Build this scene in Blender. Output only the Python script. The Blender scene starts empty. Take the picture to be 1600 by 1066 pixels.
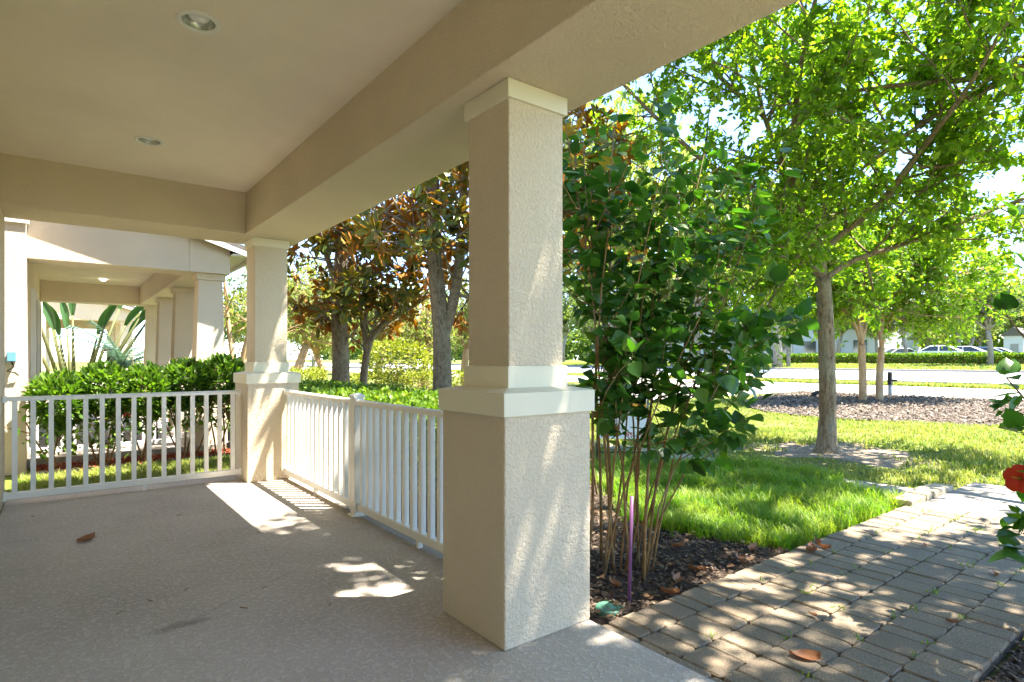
import bpy, math, random
import numpy as np
from mathutils import Vector, Matrix

# ------------------------------------------------------------------ camera, sky, sun, exposure
scene = bpy.context.scene
COL = scene.collection
cam_d = bpy.data.cameras.new('camera')
cam = bpy.data.objects.new('camera', cam_d)
COL.objects.link(cam)
cam.location = (-1.466, -1.9495, 1.2148)
cam.rotation_euler = (math.pi / 2, 0, -0.6571)
cam_d.sensor_width = 36.0
cam_d.lens = 918.5 / 1600 * 36
cam_d.shift_y = 28.6 / 1600
cam_d.clip_start = 0.05
cam_d.clip_end = 2000
scene.camera = cam

SUN = Vector((0.36, -0.277, 1.0)).normalized()
world = bpy.data.worlds.new('World')
scene.world = world
world.use_nodes = True
wn = world.node_tree.nodes
wl = world.node_tree.links
sky = wn.new('ShaderNodeTexSky')
sky.sky_type = 'NISHITA'
sky.sun_disc = False
sky.sun_elevation = math.asin(SUN.z)
sky.sun_rotation = math.atan2(SUN.x, SUN.y)
sky.air_density = 0.65
sky.dust_density = 0.0
sky.ozone_density = 3.5
wl.new(sky.outputs[0], wn['Background'].inputs[0])
wn['Background'].inputs[1].default_value = 0.095
sd = bpy.data.lights.new('sun', 'SUN')
sd.energy = 2.9
sd.angle = math.radians(0.53)
sd.color = (1.0, 0.95, 0.86)
sun = bpy.data.objects.new('sun', sd)
sun.rotation_euler = (-SUN).to_track_quat('-Z', 'Y').to_euler()
sun.location = (4, -4, 14)
COL.objects.link(sun)
scene.view_settings.view_transform = 'Standard'
scene.view_settings.look = 'None'
scene.view_settings.gamma = 1.0
scene.view_settings.use_curve_mapping = False
scene.view_settings.exposure = 3.3
scene.view_settings.use_white_balance = True
scene.view_settings.white_balance_temperature = 6800
try:
    scene.cycles.max_bounces = 10
    scene.cycles.diffuse_bounces = 6
    scene.cycles.transmission_bounces = 4
    scene.cycles.transparent_max_bounces = 4
    scene.cycles.sample_clamp_indirect = 4.0
except Exception:
    pass

R = random.Random(7)
NR = np.random.default_rng(11)
CAM = np.array(cam.location)


def gz(x):
    """height of the yard: flat by the porch, then a gentle rise to the street"""
    return -0.10 + 0.02 * min(max(0.0, x - 5.7), 52.0)


# ------------------------------------------------------------------ materials
def srgb(r, g, b):
    f = lambda c: (c / 255 / 12.92) if c / 255 <= 0.04045 else ((c / 255 + 0.055) / 1.055) ** 2.4
    return (f(r), f(g), f(b))


def newmat(name):
    m = bpy.data.materials.new(name)
    m.use_nodes = True
    nt = m.node_tree
    return m, nt, nt.nodes['Principled BSDF']


def noise(nt, scale, detail=4, rough=0.6, coord=None, dist=0.0):
    n = nt.nodes.new('ShaderNodeTexNoise')
    n.inputs['Scale'].default_value = scale
    n.inputs['Detail'].default_value = detail
    n.inputs['Roughness'].default_value = rough
    n.inputs['Distortion'].default_value = dist
    if coord is not None:
        nt.links.new(coord, n.inputs['Vector'])
    return n


def ramp(nt, fac, stops):
    r = nt.nodes.new('ShaderNodeValToRGB')
    e = r.color_ramp.elements
    while len(e) < len(stops):
        e.new(0.5)
    for i, (p, c) in enumerate(stops):
        e[i].position = p
        e[i].color = (c[0], c[1], c[2], 1)
    nt.links.new(fac, r.inputs[0])
    return r


def coords(nt, kind='Object'):
    return nt.nodes.new('ShaderNodeTexCoord').outputs[kind]


def wpos(nt):
    return nt.nodes.new('ShaderNodeNewGeometry').outputs['Position']


def mixc(nt, fac, a, b, mode='MIX'):
    m = nt.nodes.new('ShaderNodeMix')
    m.data_type = 'RGBA'
    m.blend_type = mode
    for s, v in ((m.inputs[0], fac), (m.inputs[6], a), (m.inputs[7], b)):
        if hasattr(v, 'links'):
            nt.links.new(v, s)
        elif isinstance(v, (int, float)):
            s.default_value = v
        else:
            s.default_value = (v[0], v[1], v[2], 1)
    return m.outputs[2]


def mathn(nt, op, a, b=0.0):
    m = nt.nodes.new('ShaderNodeMath')
    m.operation = op
    for s, v in ((m.inputs[0], a), (m.inputs[1], b)):
        if hasattr(v, 'links'):
            nt.links.new(v, s)
        else:
            s.default_value = v
    return m.outputs[0]


def bump(nt, p, height, strength, dist):
    b = nt.nodes.new('ShaderNodeBump')
    b.inputs['Strength'].default_value = strength
    b.inputs['Distance'].default_value = dist
    nt.links.new(height, b.inputs['Height'])
    nt.links.new(b.outputs[0], p.inputs['Normal'])
    return b


def m_simple(name, c, rough=0.6, var=0.12, scale=8, bmp=0.0, bscale=60, metal=0.0, spec=0.4):
    m, nt, p = newmat(name)
    w = wpos(nt)
    n = noise(nt, scale, 5, 0.6, w)
    r = ramp(nt, n.outputs[0], [(0.25, [x * (1 - var) for x in c]), (0.75, [min(1, x * (1 + var)) for x in c])])
    nt.links.new(r.outputs[0], p.inputs['Base Color'])
    p.inputs['Roughness'].default_value = rough
    p.inputs['Metallic'].default_value = metal
    p.inputs['Specular IOR Level'].default_value = spec
    if bmp:
        n2 = noise(nt, bscale, 4, 0.6, w)
        bump(nt, p, n2.outputs[0], 1.0, bmp)
    return m


def m_stucco(name, c, coarse=1.0, dist=0.004):
    m, nt, p = newmat(name)
    w = wpos(nt)
    big = noise(nt, 1.3, 4, 0.6, w)
    col = ramp(nt, big.outputs[0], [(0.3, [x * 0.94 for x in c]), (0.7, [x * 1.05 for x in c])])
    fine = noise(nt, 58 / coarse, 3, 0.55, w, 0.6)
    blot = ramp(nt, fine.outputs[0], [(0.40, (0, 0, 0)), (0.58, (1, 1, 1))])
    gr = noise(nt, 220, 2, 0.5, w)
    h = mathn(nt, 'ADD', blot.outputs[0], mathn(nt, 'MULTIPLY', gr.outputs[0], 0.45))
    c2 = mixc(nt, mathn(nt, 'MULTIPLY', fine.outputs[0], 0.12), col.outputs[0], (c[0] * .6, c[1] * .57, c[2] * .5))
    nt.links.new(c2, p.inputs['Base Color'])
    p.inputs['Roughness'].default_value = 0.85
    p.inputs['Specular IOR Level'].default_value = 0.2
    bump(nt, p, h, 0.8, dist)
    return m


def m_leaf(name, cols, trans=0.45, tint=(1.25, 1.35, 0.5), rough=0.45, island=True, spec=0.4, patch=None):
    """leaf: principled upper skin mixed with translucency; hue varies leaf by leaf"""
    m, nt, p = newmat(name)
    g = nt.nodes.new('ShaderNodeNewGeometry')
    if island:
        rnd = g.outputs['Random Per Island']
    else:
        rnd = nt.nodes.new('ShaderNodeObjectInfo').outputs['Random']
    st = [(i / max(1, len(cols) - 1), c) for i, c in enumerate(cols)]
    r = ramp(nt, rnd, st)
    if patch:
        pn_ = noise(nt, patch[0], 4, 0.6, g.outputs['Position'])
        pm_ = ramp(nt, pn_.outputs[0], [(0.42, (0, 0, 0)), (0.66, (1, 1, 1))])
        mxo = mixc(nt, mathn(nt, 'MULTIPLY', pm_.outputs[0], patch[2]), r.outputs[0], patch[1])
        r = type('o', (), {'outputs': [mxo]})
    nt.links.new(r.outputs[0], p.inputs['Base Color'])
    p.inputs['Roughness'].default_value = rough
    p.inputs['Specular IOR Level'].default_value = spec
    t = nt.nodes.new('ShaderNodeBsdfTranslucent')
    tc = mixc(nt, 1.0, r.outputs[0], tint, 'MULTIPLY')
    nt.links.new(tc, t.inputs['Color'])
    mx = nt.nodes.new('ShaderNodeMixShader')
    mx.inputs[0].default_value = trans
    nt.links.new(p.outputs[0], mx.inputs[1])
    nt.links.new(t.outputs[0], mx.inputs[2])
    nt.links.new(mx.outputs[0], nt.nodes['Material Output'].inputs[0])
    return m


def m_bark(name, c1, c2, scale=14, bmp=0.012, stretch=0.25):
    m, nt, p = newmat(name)
    w = wpos(nt)
    mp = nt.nodes.new('ShaderNodeMapping')
    mp.inputs['Scale'].default_value = (1, 1, stretch)
    nt.links.new(w, mp.inputs[0])
    n = noise(nt, scale, 6, 0.7, mp.outputs[0], 0.8)
    n2 = noise(nt, 3.5, 3, 0.6, w)
    r = ramp(nt, n.outputs[0], [(0.35, c1), (0.62, c2)])
    lich = ramp(nt, n2.outputs[0], [(0.48, (0, 0, 0)), (0.62, (1, 1, 1))])
    c = mixc(nt, mathn(nt, 'MULTIPLY', lich.outputs[0], 0.35), r.outputs[0], (0.30, 0.30, 0.22))
    nt.links.new(c, p.inputs['Base Color'])
    p.inputs['Roughness'].default_value = 0.9
    p.inputs['Specular IOR Level'].default_value = 0.2
    bump(nt, p, n.outputs[0], 1.0, bmp)
    return m


def m_floor():
    m, nt, p = newmat('spray_textured_concrete')
    w = wpos(nt)
    big = noise(nt, 0.9, 5, 0.65, w)
    base = ramp(nt, big.outputs[0], [(0.3, (0.35, 0.305, 0.255)), (0.5, (0.43, 0.38, 0.325)), (0.72, (0.51, 0.46, 0.40))])
    sp = noise(nt, 42, 3, 0.5, w, 0.5)
    spm = ramp(nt, sp.outputs[0], [(0.50, (0, 0, 0)), (0.60, (1, 1, 1))])
    c = mixc(nt, mathn(nt, 'MULTIPLY', spm.outputs[0], 0.28), base.outputs[0], (0.70, 0.67, 0.63))
    dk = noise(nt, 70, 3, 0.6, w)
    dkm = ramp(nt, dk.outputs[0], [(0.60, (0, 0, 0)), (0.72, (1, 1, 1))])
    c = mixc(nt, mathn(nt, 'MULTIPLY', dkm.outputs[0], 0.4), c, (0.17, 0.155, 0.13))
    # soil staining kept along the front rail, and a few blotches
    sx = nt.nodes.new('ShaderNodeSeparateXYZ')
    nt.links.new(w, sx.inputs[0])
    wob = noise(nt, 5, 4, 0.6, w)
    ex = mathn(nt, 'ADD', sx.outputs[0], mathn(nt, 'MULTIPLY', wob.outputs[0], 0.22))
    st = ramp(nt, ex, [(0.0, (0, 0, 0)), (0.34, (0, 0, 0)), (0.52, (1, 1, 1))])
    sy = ramp(nt, mathn(nt, 'MULTIPLY', sx.outputs[1], 0.2), [(0.08, (0, 0, 0)), (0.2, (1, 1, 1))])
    c = mixc(nt, mathn(nt, 'MULTIPLY', mathn(nt, 'MULTIPLY', st.outputs[0], sy.outputs[0]), 0.55), c, (0.25, 0.17, 0.10))
    bl = noise(nt, 2.3, 5, 0.7, w, 0.4)
    blm = ramp(nt, bl.outputs[0], [(0.62, (0, 0, 0)), (0.76, (1, 1, 1))])
    c = mixc(nt, mathn(nt, 'MULTIPLY', blm.outputs[0], 0.30), c, (0.24, 0.20, 0.16))
    # one dark oily smear
    mp = nt.nodes.new('ShaderNodeMapping')
    mp.vector_type = 'POINT'
    mp.inputs['Location'].default_value = (1.02, -1.10, 0)
    nt.links.new(w, mp.inputs[0])
    mp2 = nt.nodes.new('ShaderNodeMapping')
    mp2.inputs['Rotation'].default_value = (0, 0, math.radians(28))
    mp2.inputs['Scale'].default_value = (3.4, 13, 1)
    nt.links.new(mp.outputs[0], mp2.inputs[0])
    ln = nt.nodes.new('ShaderNodeVectorMath')
    ln.operation = 'LENGTH'
    nt.links.new(mp2.outputs[0], ln.inputs[0])
    ed = mathn(nt, 'ADD', ln.outputs['Value'], mathn(nt, 'MULTIPLY', noise(nt, 14, 4, 0.7, w).outputs[0], 1.6))
    sm = ramp(nt, mathn(nt, 'MULTIPLY', ed, 0.5), [(0.40, (1, 1, 1)), (0.72, (0, 0, 0))])
    c = mixc(nt, mathn(nt, 'MULTIPLY', sm.outputs[0], 0.6), c, (0.12, 0.10, 0.085))
    # hairline crack running on from the smear
    mp3 = nt.nodes.new('ShaderNodeMapping')
    mp3.inputs['Rotation'].default_value = (0, 0, math.radians(-32))
    nt.links.new(mp.outputs[0], mp3.inputs[0])
    sc = nt.nodes.new('ShaderNodeSeparateXYZ')
    nt.links.new(mp3.outputs[0], sc.inputs[0])
    wv = mathn(nt, 'MULTIPLY', mathn(nt, 'SUBTRACT', noise(nt, 7, 5, 0.7, w).outputs[0], 0.5), 0.10)
    dist_ = mathn(nt, 'ABSOLUTE', mathn(nt, 'ADD', sc.outputs[1], wv))
    ck = ramp(nt, mathn(nt, 'MULTIPLY', dist_, 100.0), [(0.10, (1, 1, 1)), (0.35, (0, 0, 0))])
    rng_ = ramp(nt, mathn(nt, 'ADD', mathn(nt, 'MULTIPLY', sc.outputs[0], 0.8), 0.2), [(0.1, (0, 0, 0)), (0.2, (1, 1, 1)), (0.75, (1, 1, 1)), (0.85, (0, 0, 0))])
    c = mixc(nt, mathn(nt, 'MULTIPLY', mathn(nt, 'MULTIPLY', ck.outputs[0], rng_.outputs[0]), 0.55), c, (0.12, 0.10, 0.085))
    nt.links.new(c, p.inputs['Base Color'])
    p.inputs['Roughness'].default_value = 0.8
    p.inputs['Specular IOR Level'].default_value = 0.25
    h = mathn(nt, 'ADD', spm.outputs[0], mathn(nt, 'MULTIPLY', dk.outputs[0], -0.8))
    bump(nt, p, h, 0.7, 0.003)
    return m


def m_paver():
    m, nt, p = newmat('concrete_paver')
    w = wpos(nt)
    oi = nt.nodes.new('ShaderNodeObjectInfo')
    r = ramp(nt, oi.outputs['Random'], [(0.0, (0.20, 0.15, 0.10)), (0.3, (0.29, 0.225, 0.15)), (0.6, (0.245, 0.195, 0.135)), (0.85, (0.20, 0.175, 0.13)), (1.0, (0.33, 0.235, 0.14))])
    n = noise(nt, 9, 5, 0.65, w)
    c = mixc(nt, n.outputs[0], r.outputs[0], (0.235, 0.185, 0.13))
    g = noise(nt, 160, 2, 0.6, w)
    gm = ramp(nt, g.outputs[0], [(0.45, (0.72, 0.72, 0.72)), (0.6, (1.1, 1.1, 1.1))])
    c = mixc(nt, 1.0, c, gm.outputs[0], 'MULTIPLY')
    nt.links.new(c, p.inputs['Base Color'])
    p.inputs['Roughness'].default_value = 0.88
    p.inputs['Specular IOR Level'].default_value = 0.25
    bump(nt, p, mathn(nt, 'ADD', g.outputs[0], n.outputs[0]), 0.8, 0.004)
    return m


def m_ground():
    m, nt, p = newmat('lawn_soil')
    w = wpos(nt)
    n = noise(nt, 1.1, 6, 0.65, w, 0.3)
    r = ramp(nt, n.outputs[0], [(0.30, (0.20, 0.165, 0.11)), (0.45, (0.14, 0.155, 0.045)), (0.58, (0.14, 0.19, 0.035)), (0.72, (0.28, 0.25, 0.13))])
    f = noise(nt, 26, 4, 0.7, w)
    fm = ramp(nt, f.outputs[0], [(0.35, (0.55, 0.55, 0.55)), (0.65, (1.25, 1.25, 1.25))])
    c = mixc(nt, 1.0, r.outputs[0], fm.outputs[0], 'MULTIPLY')
    nt.links.new(c, p.inputs['Base Color'])
    p.inputs['Roughness'].default_value = 0.95
    p.inputs['Specular IOR Level'].default_value = 0.1
    bump(nt, p, f.outputs[0], 0.8, 0.03)
    return m


def m_mulch(name, cols, scale=30):
    m, nt, p = newmat(name)
    w = wpos(nt)
    n = noise(nt, scale, 6, 0.75, w, 1.0)
    r = ramp(nt, n.outputs[0], [(0.3, cols[0]), (0.5, cols[1]), (0.7, cols[2])])
    nt.links.new(r.outputs[0], p.inputs['Base Color'])
    p.inputs['Roughness'].default_value = 0.95
    p.inputs['Specular IOR Level'].default_value = 0.15
    bump(nt, p, n.outputs[0], 1.0, 0.03)
    return m


def m_chips(name, cols):
    m, nt, p = newmat(name)
    g = nt.nodes.new('ShaderNodeNewGeometry')
    r = ramp(nt, g.outputs['Random Per Island'], [(i / (len(cols) - 1), c) for i, c in enumerate(cols)])
    nt.links.new(r.outputs[0], p.inputs['Base Color'])
    p.inputs['Roughness'].default_value = 0.85
    p.inputs['Specular IOR Level'].default_value = 0.25
    return m


M = {}
M['stucco'] = m_stucco('tan_stucco', (0.69, 0.585, 0.435))
M['stucco_pale'] = m_stucco('pale_stucco', (0.70, 0.60, 0.47), 1.0, 0.002)
M['ceiling'] = m_stucco('ceiling_stucco', (0.82, 0.73, 0.60), 0.5, 0.0012)
M['trim'] = m_simple('cream_trim', (0.73, 0.68, 0.525), 0.55, 0.04, 3, 0.0006, 120)
M['white_trim'] = m_simple('white_trim', (0.75, 0.73, 0.68), 0.55, 0.04, 3)
M['rail'] = m_simple('white_aluminium', (0.78, 0.77, 0.72), 0.42, 0.05, 4, 0.0, 60, 0.0, 0.5)
M['rail_white'] = m_simple('white_vinyl', (0.76, 0.75, 0.70), 0.45, 0.04, 4)
M['floor'] = m_floor()
M['concrete'] = m_simple('walk_concrete', (0.36, 0.335, 0.295), 0.85, 0.18, 2.5, 0.003, 90, 0, 0.2)
M['walk'] = m_simple('weathered_walk', (0.25, 0.225, 0.19), 0.9, 0.25, 3.5, 0.003, 90, 0, 0.2)
M['road'] = m_simple('sun_bleached_asphalt', (0.40, 0.39, 0.385), 0.9, 0.07, 1.5, 0.004, 60, 0, 0.2)
M['kerb'] = m_simple('kerb_concrete', (0.27, 0.25, 0.22), 0.9, 0.2, 3, 0.002, 80)
M['paver'] = m_paver()
M['joint'] = m_simple('joint_sand', (0.075, 0.062, 0.045), 0.95, 0.3, 30, 0.004, 120)
M['ground'] = m_ground()
M['soil'] = m_mulch('bed_soil', [(0.03, 0.022, 0.016), (0.075, 0.055, 0.042), (0.17, 0.13, 0.10)])
M['sandy_soil'] = m_mulch('sandy_soil', [(0.13, 0.10, 0.07), (0.24, 0.19, 0.14), (0.38, 0.32, 0.25)], 9)
M['far_mulch'] = m_mulch('grey_bark_mulch', [(0.04, 0.034, 0.028), (0.10, 0.082, 0.068), (0.20, 0.17, 0.145)], 12)
M['red_mulch'] = m_mulch('red_bark_mulch', [(0.07, 0.015, 0.008), (0.22, 0.045, 0.02), (0.36, 0.10, 0.05)], 22)
M['chips'] = m_chips('bark_chips', [(0.04, 0.026, 0.018), (0.08, 0.052, 0.034), (0.13, 0.09, 0.06), (0.22, 0.17, 0.125), (0.06, 0.04, 0.028)])
M['chips_grey'] = m_chips('grey_bark_chips', [(0.055, 0.042, 0.032), (0.11, 0.085, 0.065), (0.17, 0.135, 0.105), (0.30, 0.25, 0.20), (0.14, 0.08, 0.05)])
M['chips_red'] = m_chips('red_bark_chips', [(0.12, 0.02, 0.01), (0.26, 0.05, 0.02), (0.40, 0.12, 0.06), (0.20, 0.04, 0.02)])
M['black_plastic'] = m_simple('black_plastic', (0.02, 0.02, 0.022), 0.5, 0.1)
M['black_metal'] = m_simple('black_metal', (0.018, 0.018, 0.02), 0.4, 0.1)
M['green_plastic'] = m_simple('green_plastic', (0.07, 0.19, 0.13), 0.35, 0.15, 12)
M['purple_pipe'] = m_simple('purple_pipe', (0.17, 0.065, 0.16), 0.4, 0.1, 10)
M['stone'] = m_simple('grey_pebble', (0.20, 0.22, 0.21), 0.6, 0.2, 20)
M['rough_stone'] = m_simple('split_stone', (0.38, 0.31, 0.21), 0.9, 0.3, 16, 0.012, 40)
M['blue_plastic'] = m_simple('blue_plastic', (0.13, 0.33, 0.45), 0.4, 0.08)
M['grey_plastic'] = m_simple('grey_plastic', (0.35, 0.35, 0.34), 0.5, 0.08)
M['red_cushion'] = m_simple('red_cushion', (0.35, 0.015, 0.02), 0.8, 0.1)
M['door'] = m_simple('dark_door', (0.10, 0.05, 0.035), 0.5, 0.15, 6)
M['glass'] = m_simple('dark_glass', (0.03, 0.04, 0.045), 0.06, 0.1, 2, 0, 60, 0, 0.8)
M['roof'] = m_simple('grey_shingle', (0.16, 0.145, 0.13), 0.95, 0.25, 14, 0.008, 40)
M['bldg'] = m_simple('grey_metal_siding', (0.42, 0.46, 0.49), 0.6, 0.05, 0.6)
M['bldg_white'] = m_simple('white_wall', (0.70, 0.72, 0.74), 0.7, 0.05, 0.6)
M['lamp_metal'] = m_simple('baffle_metal', (0.55, 0.56, 0.54), 0.25, 0.05, 10, 0, 60, 0.6, 0.5)
M['bark_oak'] = m_bark('furrowed_bark', (0.085, 0.055, 0.032), (0.33, 0.245, 0.15), 34, 0.02, 0.22)
M['bark_crape'] = m_bark('smooth_tan_bark', (0.33, 0.19, 0.09), (0.52, 0.34, 0.18), 7, 0.004, 0.5)
M['bark_mag'] = m_bark('lichen_bark', (0.10, 0.075, 0.05), (0.25, 0.205, 0.14), 26, 0.004, 0.6)
M['bark_grey'] = m_bark('grey_bark', (0.17, 0.14, 0.11), (0.36, 0.31, 0.25), 12, 0.01)
M['stem'] = m_bark('shrub_stem', (0.16, 0.085, 0.035), (0.32, 0.20, 0.08), 20, 0.003, 0.5)
M['leaf_tree'] = m_leaf('bright_tree_leaf', [(0.075, 0.145, 0.018), (0.12, 0.235, 0.022), (0.17, 0.31, 0.025), (0.26, 0.36, 0.035)], 0.62, (1.7, 1.7, 0.5))
M['leaf_far'] = m_leaf('far_tree_leaf', [(0.07, 0.12, 0.02), (0.12, 0.19, 0.035), (0.17, 0.24, 0.05), (0.22, 0.27, 0.07)], 0.55, (1.35, 1.4, 0.6))
M['leaf_pale'] = m_leaf('pale_tree_leaf', [(0.14, 0.20, 0.05), (0.22, 0.29, 0.08), (0.32, 0.36, 0.12)], 0.6, (1.6, 1.6, 0.7))
M['leaf_hib'] = m_leaf('hibiscus_leaf', [(0.025, 0.075, 0.016), (0.042, 0.12, 0.02), (0.07, 0.175, 0.024), (0.05, 0.135, 0.032), (0.13, 0.23, 0.03)], 0.42, (1.5, 1.9, 0.4), 0.32, True, 0.5)
M['leaf_hib_o'] = m_leaf('hibiscus_leaf_single', [(0.025, 0.075, 0.016), (0.042, 0.12, 0.02), (0.07, 0.175, 0.024), (0.05, 0.135, 0.032), (0.13, 0.23, 0.03)], 0.42, (1.5, 1.9, 0.4), 0.32, False, 0.5)
M['leaf_red'] = m_leaf('young_red_leaf', [(0.30, 0.09, 0.02), (0.38, 0.14, 0.03), (0.34, 0.20, 0.04)], 0.4, (1.3, 1.0, 0.5))
M['leaf_yellow'] = m_leaf('yellowed_leaf', [(0.50, 0.30, 0.03), (0.55, 0.38, 0.06)], 0.4, (1.2, 1.1, 0.5))
M['mag_top'] = m_leaf('magnolia_upper', [(0.06, 0.12, 0.03), (0.12, 0.18, 0.03), (0.26, 0.28, 0.04)], 0.5, (1.9, 1.7, 0.4), 0.25, True, 0.6)
M['mag_under'] = m_leaf('magnolia_underside', [(0.36, 0.14, 0.035), (0.50, 0.22, 0.055), (0.60, 0.32, 0.09)], 0.45, (1.4, 1.1, 0.6), 0.8, True, 0.1)
M['leaf_hedge'] = m_leaf('hedge_leaf', [(0.05, 0.11, 0.016), (0.10, 0.20, 0.024), (0.17, 0.28, 0.03), (0.27, 0.34, 0.05)], 0.4, (1.4, 1.5, 0.45))
M['leaf_yhedge'] = m_leaf('golden_hedge_leaf', [(0.14, 0.19, 0.02), (0.24, 0.28, 0.03), (0.34, 0.34, 0.05)], 0.35, (1.3, 1.3, 0.5))
M['leaf_side'] = m_leaf('side_shrub_leaf', [(0.03, 0.07, 0.014), (0.06, 0.13, 0.02), (0.105, 0.20, 0.028), (0.16, 0.25, 0.04)], 0.4, (1.4, 1.6, 0.45), 0.38)
M['leaf_palm'] = m_leaf('paddle_leaf', [(0.03, 0.08, 0.025), (0.05, 0.12, 0.035)], 0.3, (1.3, 1.6, 0.5), 0.35)
M['leaf_blue'] = m_leaf('blue_green_frond', [(0.09, 0.17, 0.14), (0.15, 0.24, 0.20)], 0.2, (1.2, 1.4, 0.9), 0.45)
M['stalk'] = m_simple('leaf_stalk', (0.09, 0.10, 0.03), 0.6, 0.3, 6)
M['grass'] = m_leaf('lush_grass', [(0.07, 0.17, 0.014), (0.11, 0.26, 0.018), (0.18, 0.33, 0.024), (0.34, 0.40, 0.06)], 0.5, (1.4, 1.5, 0.5), 0.5, True, .4, (2.6, (0.30, 0.34, 0.06), .65))
M['grass_dry'] = m_leaf('patchy_grass', [(0.08, 0.16, 0.018), (0.16, 0.24, 0.03), (0.26, 0.30, 0.06), (0.40, 0.37, 0.14)], 0.4, (1.3, 1.35, 0.6), 0.6, True, .3, (0.9, (0.34, 0.33, 0.10), .45))
M['dry_leaf'] = m_leaf('dry_brown_leaf', [(0.22, 0.085, 0.035), (0.30, 0.13, 0.055), (0.16, 0.07, 0.035)], 0.15, (1.3, 1.0, 0.7), 0.55)
M['litter'] = m_leaf('leaf_litter', [(0.06, 0.035, 0.02), (0.13, 0.07, 0.035), (0.19, 0.12, 0.065), (0.25, 0.19, 0.12), (0.08, 0.05, 0.03)], 0.1, (1, 1, 1), 0.7)
M['petal'] = m_leaf('red_petal', [(0.55, 0.035, 0.012), (0.62, 0.06, 0.015)], 0.45, (1.3, 0.9, 0.6), 0.5)
M['car_white'] = m_simple('white_car_paint', (0.72, 0.73, 0.74), 0.2, 0.02, 1, 0, 60, 0, 0.6)
M['car_silver'] = m_simple('silver_car_paint', (0.45, 0.48, 0.52), 0.2, 0.02, 1, 0, 60, 0.3, 0.6)
M['car_dark'] = m_simple('blue_car_paint', (0.06, 0.10, 0.18), 0.2, 0.02, 1, 0, 60, 0.2, 0.6)
M['tyre'] = m_simple('tyre_rubber', (0.02, 0.02, 0.02), 0.8, 0.1)
M['sign_white'] = m_simple('sign_white', (0.75, 0.75, 0.72), 0.4, 0.02)
M['sign_orange'] = m_simple('sign_orange', (0.80, 0.33, 0.02), 0.4, 0.02)
M['sign_red'] = m_simple('sign_red', (0.60, 0.03, 0.02), 0.4, 0.02)
mm, nt, p = newmat('lit_bulb')
p.inputs['Emission Color'].default_value = (1, 0.93, 0.8, 1)
p.inputs['Emission Strength'].default_value = 3.0
M['bulb_lit'] = mm
M['bulb'] = m_simple('frosted_bulb', (0.72, 0.73, 0.70), 0.18, 0.03, 10, 0, 60, 0, 0.6)


# ------------------------------------------------------------------ mesh helpers
class MB:
    def __init__(s):
        s.v, s.f = [], []

    def box(s, x0, x1, y0, y1, z0, z1):
        i = len(s.v)
        s.v += [(x0, y0, z0), (x1, y0, z0), (x1, y1, z0), (x0, y1, z0), (x0, y0, z1), (x1, y0, z1), (x1, y1, z1), (x0, y1, z1)]
        s.f += [tuple(i + k for k in q) for q in ((0, 3, 2, 1), (4, 5, 6, 7), (0, 1, 5, 4), (1, 2, 6, 5), (2, 3, 7, 6), (3, 0, 4, 7))]
        return s

    def frustum(s, r0, z0, r1, z1):
        """r = (x0,x1,y0,y1) rectangles at two heights"""
        i = len(s.v)
        for (x0, x1, y0, y1), z in ((r0, z0), (r1, z1)):
            s.v += [(x0, y0, z), (x1, y0, z), (x1, y1, z), (x0, y1, z)]
        s.f += [tuple(i + k for k in q) for q in ((0, 3, 2, 1), (4, 5, 6, 7), (0, 1, 5, 4), (1, 2, 6, 5), (2, 3, 7, 6), (3, 0, 4, 7))]
        return s

    def prism(s, pts, axis, a, b):
        """extrude a polygon (2-D pts) along an axis from a to b"""
        i, n = len(s.v), len(pts)
        for t in (a, b):
            for (u, w) in pts:
                s.v.append({'x': (t, u, w), 'y': (u, t, w), 'z': (u, w, t)}[axis])
        s.f.append(tuple(i + k for k in range(n))[::-1])
        s.f.append(tuple(i + n + k for k in range(n)))
        for k in range(n):
            s.f.append((i + k, i + (k + 1) % n, i + n + (k + 1) % n, i + n + k))
        return s

    def tube(s, pts, rads, sides=6, cap=True):
        pts = [Vector(p) for p in pts]
        i0 = len(s.v)
        n = len(pts)
        for k, p in enumerate(pts):
            t = (pts[min(k + 1, n - 1)] - pts[max(k - 1, 0)])
            if t.length < 1e-6:
                t = Vector((0, 0, 1))
            t.normalize()
            a = Vector((1, 0, 0)) if abs(t.x) < 0.8 else Vector((0, 1, 0))
            u = t.cross(a).normalized()
            w = t.cross(u)
            r = rads[k] if hasattr(rads, '__len__') else rads
            for j in range(sides):
                an = 2 * math.pi * j / sides
                s.v.append(tuple(p + (u * math.cos(an) + w * math.sin(an)) * r))
        for k in range(n - 1):
            for j in range(sides):
                a = i0 + k * sides + j
                b = i0 + k * sides + (j + 1) % sides
                s.f.append((a, b, b + sides, a + sides))
        if cap:
            s.f.append(tuple(i0 + j for j in range(sides))[::-1])
            s.f.append(tuple(i0 + (n - 1) * sides + j for j in range(sides)))
        return s

    def lathe(s, prof, cx, cy, n=24, closed=False):
        i0 = len(s.v)
        m = len(prof)
        for (r, z) in prof:
            for j in range(n):
                a = 2 * math.pi * j / n
                s.v.append((cx + r * math.cos(a), cy + r * math.sin(a), z))
        for k in range(m - 1 + (1 if closed else 0)):
            k2 = (k + 1) % m
            for j in range(n):
                s.f.append((i0 + k * n + j, i0 + k * n + (j + 1) % n, i0 + k2 * n + (j + 1) % n, i0 + k2 * n + j))
        return s

    def mesh(s, name):
        me = bpy.data.meshes.new(name)
        me.from_pydata(s.v, [], s.f)
        me.update()
        return me

    def build(s, name, m, parent=None, smooth=False, bevel=0.0):
        me = s.mesh(name)
        return link(name, me, m, parent, smooth, bevel)


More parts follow.
